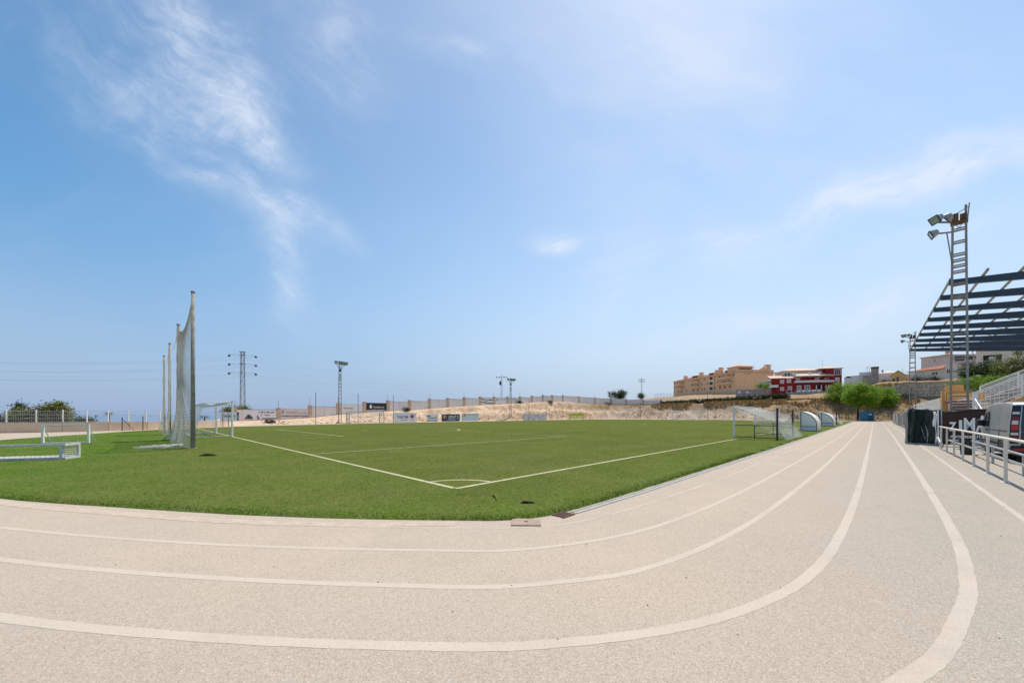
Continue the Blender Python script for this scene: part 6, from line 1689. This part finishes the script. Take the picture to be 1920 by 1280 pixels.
def side_panel(name, mat, poly, off, parent=van, s_=1, th=.012):
    vs = [(x, s_ * (ysid(z) + off), z) for x, z in poly] + [(x, s_ * (ysid(z) + off - th), z) for x, z in poly]; n = len(poly)
    return mesh_obj(name, vs, [tuple(range(n)), tuple(range(2 * n - 1, n - 1, -1))] + [(i, n + i, n + (i + 1) % n, (i + 1) % n) for i in range(n)], mat, parent)
for s_ in (1, -1):
    dr_ = side_panel('front_door', 'van_grey', [(2.95, .34), (4.05, .34), (4.05, 1.1), (3.66, 1.74), (2.95, 1.80)], .008, s_=s_)
    side_panel('door_window', 'window_glass', [(3.02, 1.10), (3.98, 1.10), (3.62, 1.62), (3.02, 1.68)], .014, dr_, s_)
    side_panel('door_handle', 'black_plastic', [(3.02, .96), (3.22, .96), (3.22, 1.01), (3.02, 1.01)], .03, dr_, s_, .03)
    sl_ = side_panel('sliding_door', 'van_grey', [(1.55, .34), (2.9, .34), (2.9, 1.82), (1.55, 1.84)], .006, s_=s_)
    side_panel('slide_rail', 'black_plastic', [(.35, .99), (2.9, .99), (2.9, 1.02), (.35, 1.02)], .012, sl_, s_)
    side_panel('sill', 'black_plastic', [(.9, .27), (4.0, .27), (4.0, .36), (.9, .36)], .02, s_=s_)
    side_panel('rub_strip', 'black_plastic', [(1.3, .52), (4.0, .52), (4.0, .60), (1.3, .60)], .018, s_=s_)
    mr_ = MB().bx(3.62, 3.80, s_ * .97, s_ * 1.15, 1.12, 1.36).build('mirror', 'black_plastic', van, bevel=.04, seg=2)
    MB().bx(3.66, 3.74, s_ * .90, s_ * 1.0, 1.12, 1.2).build('mirror_arm', 'black_plastic', mr_)
    for x in (.98, 4.08):
        wv_ = MB().lathe((x, s_ * .80, .325), [(.2, -.11), (.3, -.105), (.325, -.07), (.325, .07), (.3, .105), (.2, .11)], 28, 'y').build('wheel', 'rubber', van, True)
        MB().lathe((x, s_ * .915, .325), [(.2, -.03), (.2, .0), (.17, .012), (.06, .0), (.05, .02)] if s_ > 0 else [(.2, .03), (.2, .0), (.17, -.012), (.06, .0), (.05, -.02)], 20, 'y').build('rim', 'galvanised', wv_)
        arc_ = [(x + .40 * math.cos(a), .325 + .40 * math.sin(a)) for a in np.linspace(0, PI, 12)] + [(x - .34, .27), (x + .34, .27)]
        side_panel('wheel_arch', 'black_plastic', arc_, .004, s_=s_)
# rear: grey doors with their shade painted in, tall lamp columns at the corners, bumper
def rear_x(z): return float(np.interp(z, [.42, .62, 1.0, 1.55, 1.88], [.04, .02, 0, .05, .14]))
def rear_panel(name, mat, y0, y1, z0, z1, off, parent=van, th=.012, n=5):
    zs = np.linspace(z0, z1, n); vs = []
    for z in zs:
        k = ysid(z) / hw
        for y, o in ((y0, off), (y1, off), (y1, off - th), (y0, off - th)): vs.append((rear_x(z) - o, y * k, z))
    fs = [(0, 1, 2, 3), tuple(reversed([4 * (n - 1) + i for i in range(4)]))]
    for i in range(n - 1):
        for j in range(4): fs.append((4 * i + j, 4 * i + (j + 1) % 4, 4 * i + 4 + (j + 1) % 4, 4 * i + 4 + j))
    o = mesh_obj(name, vs, fs, mat, parent); bm = bmesh.new(); bm.from_mesh(o.data); bmesh.ops.recalc_face_normals(bm, faces=bm.faces); bm.to_mesh(o.data); bm.free(); return o
for y0, y1 in ((.02, .74), (-.74, -.02)):
    d_r = rear_panel('rear_door', 'van_grey_shaded', y0, y1, .48, 1.84, .012); rear_panel('rear_window', 'window_glass', y0 + .08, y1 - .08, 1.12, 1.68, .02, d_r)
    rear_panel('door_handle', 'black_plastic', (y0 if y0 > 0 else y1) - .06, (y0 if y0 > 0 else y1) + .06, .92, .98, .035, d_r, .03)
for s_ in (1, -1):
    a, c = sorted((s_ * .77, s_ * .955))
    tl = rear_panel('tail_light', 'black_plastic', a, c, .62, 1.84, .014)
    rear_panel('light_lens', 'lamp_clear', a + .02, c - .02, 1.56, 1.64, .024, tl); rear_panel('light_lens', 'lamp_dark_red', a + .01, c - .01, 1.22, 1.48, .022, tl); rear_panel('light_lens', 'lamp_red', a + .02, c - .03, 1.05, 1.21, .022, tl)
    rear_panel('light_lens', 'lamp_clear', a + .03, c - .03, 1.24, 1.36, .03, tl); rear_panel('light_lens', 'lamp_clear', a + .02, c - .02, .90, .98, .024, tl); rear_panel('light_lens', 'lamp_dark_red', a + .02, c - .02, .72, .88, .024, tl)
bp_ = MB().bx(-.09, .14, -.95, .95, .32, .56).build('bumper', 'black_plastic', van, bevel=.05, seg=2)
for s_ in (1, -1): MB().bx(-.1, -.085, s_ * .78 - .1, s_ * .78 + .1, .42, .47).build('reflector', 'lamp_red', bp_)
MB().bx(-.095, -.088, -.26, .26, .40, .51).build('number_plate', 'board_white', bp_)
MB().bx(.5, 4.5, -.8, .8, .2, .3).build('underbody', 'black_plastic', van)

# white car half hidden behind the construction fence
cr = thing('parked_car', 'white car half hidden behind the far end of the construction fence', 'car', W(98, -10.6, 0), PR + PI)
pr = [(-2.0, .35), (-2.05, .75), (-1.95, .95), (-1.2, 1.02), (-.6, 1.42), (.75, 1.45), (1.5, 1.0), (2.05, .9), (2.1, .5), (1.95, .3), (-1.9, .3)]
MB().ext(pr, 'y', -.85, .85).build('body', 'car_white', cr, bevel=.06, seg=2)
for s_ in (-1, 1):
    MB().ext([(-1.05, 1.04), (-.55, 1.36), (.7, 1.38), (1.3, 1.04)], 'y', s_ * .851, s_ * .86).build('side_window', 'window_glass', cr)
    for x in (-1.3, 1.3): MB().lathe((x, s_ * .78, .3), [(.18, -.1), (.3, -.09), (.3, .09), (.18, .1)], 18, 'y').build('wheel', 'rubber', cr)
MB().ext([(1.5, 1.005), (.76, 1.44), (.77, 1.46), (1.53, 1.02)], 'y', -.7, .7).build('windscreen', 'window_glass', cr)
MB().ext([(-1.2, 1.025), (-.6, 1.425), (-.62, 1.44), (-1.23, 1.045)], 'y', -.7, .7).build('rear_window', 'window_glass', cr)

# ------------------------------------------------------------------ grandstand
st = thing('grandstand', 'orange and white grandstand with open dark blue roof beams on the right', 'grandstand', W(30, -10.5, 0), PR)
ND = 12; run, rise = .72, .41
# side wall facing the track's start
sw = [(0, 0), (-10, 0), (-10, 7.25), (0, 1.66)]
MB().ext([(y, z) for y, z in sw], 'x', 0, .22).build('side_wall', 'stand_orange', st)
MB().bx(-.006, -.001, -1.9, -1.15, 1.75, 2.15).build('yellow_patch', 'yellow_render', st)
for k in range(ND):                                              # terraces: pale tread, brown seat-back riser
    y0, z0 = -1.3 - k * run, 1.95 + k * rise
    MB().bx(.24, 8.3, y0 - run, y0, z0 - rise * .95, z0 - .07).build('riser', 'stand_orange' if k % 4 == 3 else 'tread_white', st)
    MB().bx(.24, 8.3, y0 - run - .1, y0 + .05, z0 - .068, z0).build('tread', 'tread_white', st)
    if k > 1: MB().bx(.4, 8.1, y0 - run + .08, y0 - .25, z0 + .002, z0 + .16).build('bench', 'concrete', st)
MB().bx(.24, 9.2, -9.8, -.95, 0, 1.5).build('terrace_base', 'cream_render', st)
for k in range(13):                                              # the stair climbing away from the camera, brown risers under pale nosings
    x0, z0 = 1.2 + .42 * k, .20 * k
    MB().bx(x0, x0 + .42 + (.0 if k < 12 else 2.2), -.80, .42, z0, z0 + .155).build('stair_riser', 'seat_brown', st)
    MB().bx(x0 - .03, x0 + .42 + (.0 if k < 12 else 2.2), -.82, .44, z0 + .157, z0 + .20).build('stair_tread', 'tread_white', st)
MB().bx(7.2, 7.6, -1.25, .45, 2.62, 3.10).build('orange_block', 'stand_orange', st)
MB().bx(7.65, 8.3, -.35, .50, 2.62, 3.72).build('orange_block', 'stand_orange', st)
MB().bx(8.4, 9.4, .30, .62, 0, 3.35).build('orange_block', 'stand_orange', st)
# far platform with its front railing
MB().bx(9.62, 48, -9.5, 0, 0, 2.0).build('platform', 'cream_render', st)
for k in range(10):
    y0, z0 = -1.8 - k * run, 2.0 + k * rise
    MB().bx(10, 47.8, y0 - run, y0, z0 + .002, z0 + rise).build('terrace', 'rough_masonry', st); MB().bx(10, 47.8, y0 - .12, y0 + .03, z0 + rise + .002, z0 + rise + .06).build('nosing', 'tread_white', st)
def raked_rail(name, x, y0, y1, z0, sl, h_, mat='white_paint', bal=.16, lower=True, mesh=False):
    b = MB(); n_ = int(abs(y1 - y0) / 1.5)
    fz_ = lambda y: z0 + (y0 - y) * sl
    b.bar((x, y0, fz_(y0) + h_), (x, y1, fz_(y1) + h_), .07); b.bar((x, y0, fz_(y0) + h_ - .12), (x, y1, fz_(y1) + h_ - .12), .035)
    if lower: b.bar((x, y0, fz_(y0) + .06), (x, y1, fz_(y1) + .06), .05)
    o = b.build(name, mat, st)
    for k in range(n_ + 1):
        y = y0 + (y1 - y0) * k / n_; MB().bx(x - .04, x + .04, y - .04, y + .04, fz_(y) - .1, fz_(y) + h_).build('rail_post', mat, o)
    b = MB(); m = int(abs(y1 - y0) / bal)
    for k in range(m):
        y = y0 + (y1 - y0) * k / m; b.bar((x, y, fz_(y) + .06), (x, y, fz_(y) + h_), .018 if not mesh else .010)
    if mesh:
        for k in range(9): b.bar((x, y0, fz_(y0) + .1 + k * h_ / 9), (x, y1, fz_(y1) + .1 + k * h_ / 9), .010)
        for k in range(n_):
            ya, yb = y0 + (y1 - y0) * k / n_, y0 + (y1 - y0) * (k + 1) / n_; b.bar((x, ya, fz_(ya) + .06), (x, yb, fz_(yb) + h_), .03)
    b.build('balusters', mat if not mesh else 'mesh_wire', o)
raked_rail('side_railing', .11, 0, -9.5, 1.75, .565, 1.15)
raked_rail('stair_railing', 8.5, -1.2, -9.5, 2.55, .56, 1.05, mesh=True)
fr_ = MB(); fr_.bx(9.62, 48, -.035, .035, 2.98, 3.06); fr_.bx(9.62, 48, -.02, .02, 2.55, 2.59); fr_.bx(9.62, 48, -.02, .02, 2.10, 2.14); fo = fr_.build('front_railing', 'white_paint', st)
for k in range(27): MB().bx(9.62 + k * 1.475 - .035, 9.62 + k * 1.475 + .035, -.036, .036, 2.0, 2.98).build('rail_post', 'white_paint', fo)
b = MB()
for k in range(27 * 3): b.bx(9.8 + k * .472 - .02, 9.8 + k * .472 + .02, -.012, .012, 2.1, 2.98)
b.build('balusters', 'white_paint', fo)
b = MB()
for k in range(36): b.bx(9.9 + k * 1.05, 9.9 + k * 1.05 + .5, .004, .02, 1.35, 1.85)
b.build('wall_openings', 'void_dark', st)
# hand rail crossing the stair foot
b = MB(); b.bar((9.2, .1, 2.55), (.11, .1, 2.55), .06); b.bar((.11, .1, 2.55), (-3.2, .1, 1.45), .04); b.bar((.11, .1, 2.1), (-3.2, .1, 1.0), .035)
for x, z in ((9.2, 2.55), (.11, 2.9), (-1.6, 2.0), (-3.2, 1.45)): b.bar((x, .1, 0), (x, .1, z), .12 if x == .11 else .06)
b.build('stair_handrail', 'white_paint', st)
# roof: nine rafters rising towards the track, thin light purlins across them
RUF = np.linspace(34., 70.5, 9)
for u in RUF:
    x = u - 30; y0 = .7; zt = 10.66; sl = -.075; Lr = 13
    b = MB(); hgt_ = .25
    b.hexa([(x - .1, y0, zt - .36), (x + .1, y0, zt - .36), (x + .1, y0 - Lr, zt - .36 + sl * Lr - .5), (x - .1, y0 - Lr, zt - .36 + sl * Lr - .5),
            (x - .1, y0, zt), (x + .1, y0, zt), (x + .1, y0 - Lr, zt + sl * Lr), (x - .1, y0 - Lr, zt + sl * Lr)])
    b.build('rafter', 'rafter_blue', st)
    MB().bx(x - .14, x + .14, y0 - 11.6, y0 - 11.25, 0, zt + sl * 11.5 - .75).build('roof_column', 'rafter_blue', st)
for k, yq in enumerate((.62, -.75, -2.2, -3.7, -5.2, -6.7, -8.2, -9.7, -11.2)):
    z = 10.66 + (yq - .7) * .075 + .07
    MB().bar((2.6 if k else 3.95, yq, z), (41, yq, z), .10, .13).build('purlin', 'mast_steel', st)
b = MB()
for k in range(8):
    xa, xb = RUF[k] - 30, RUF[k + 1] - 30; b.bar((xa, -3, 10.2), (xb, -5.5, 10.0), .03)
b.build('wind_brace', 'dark_steel', st)
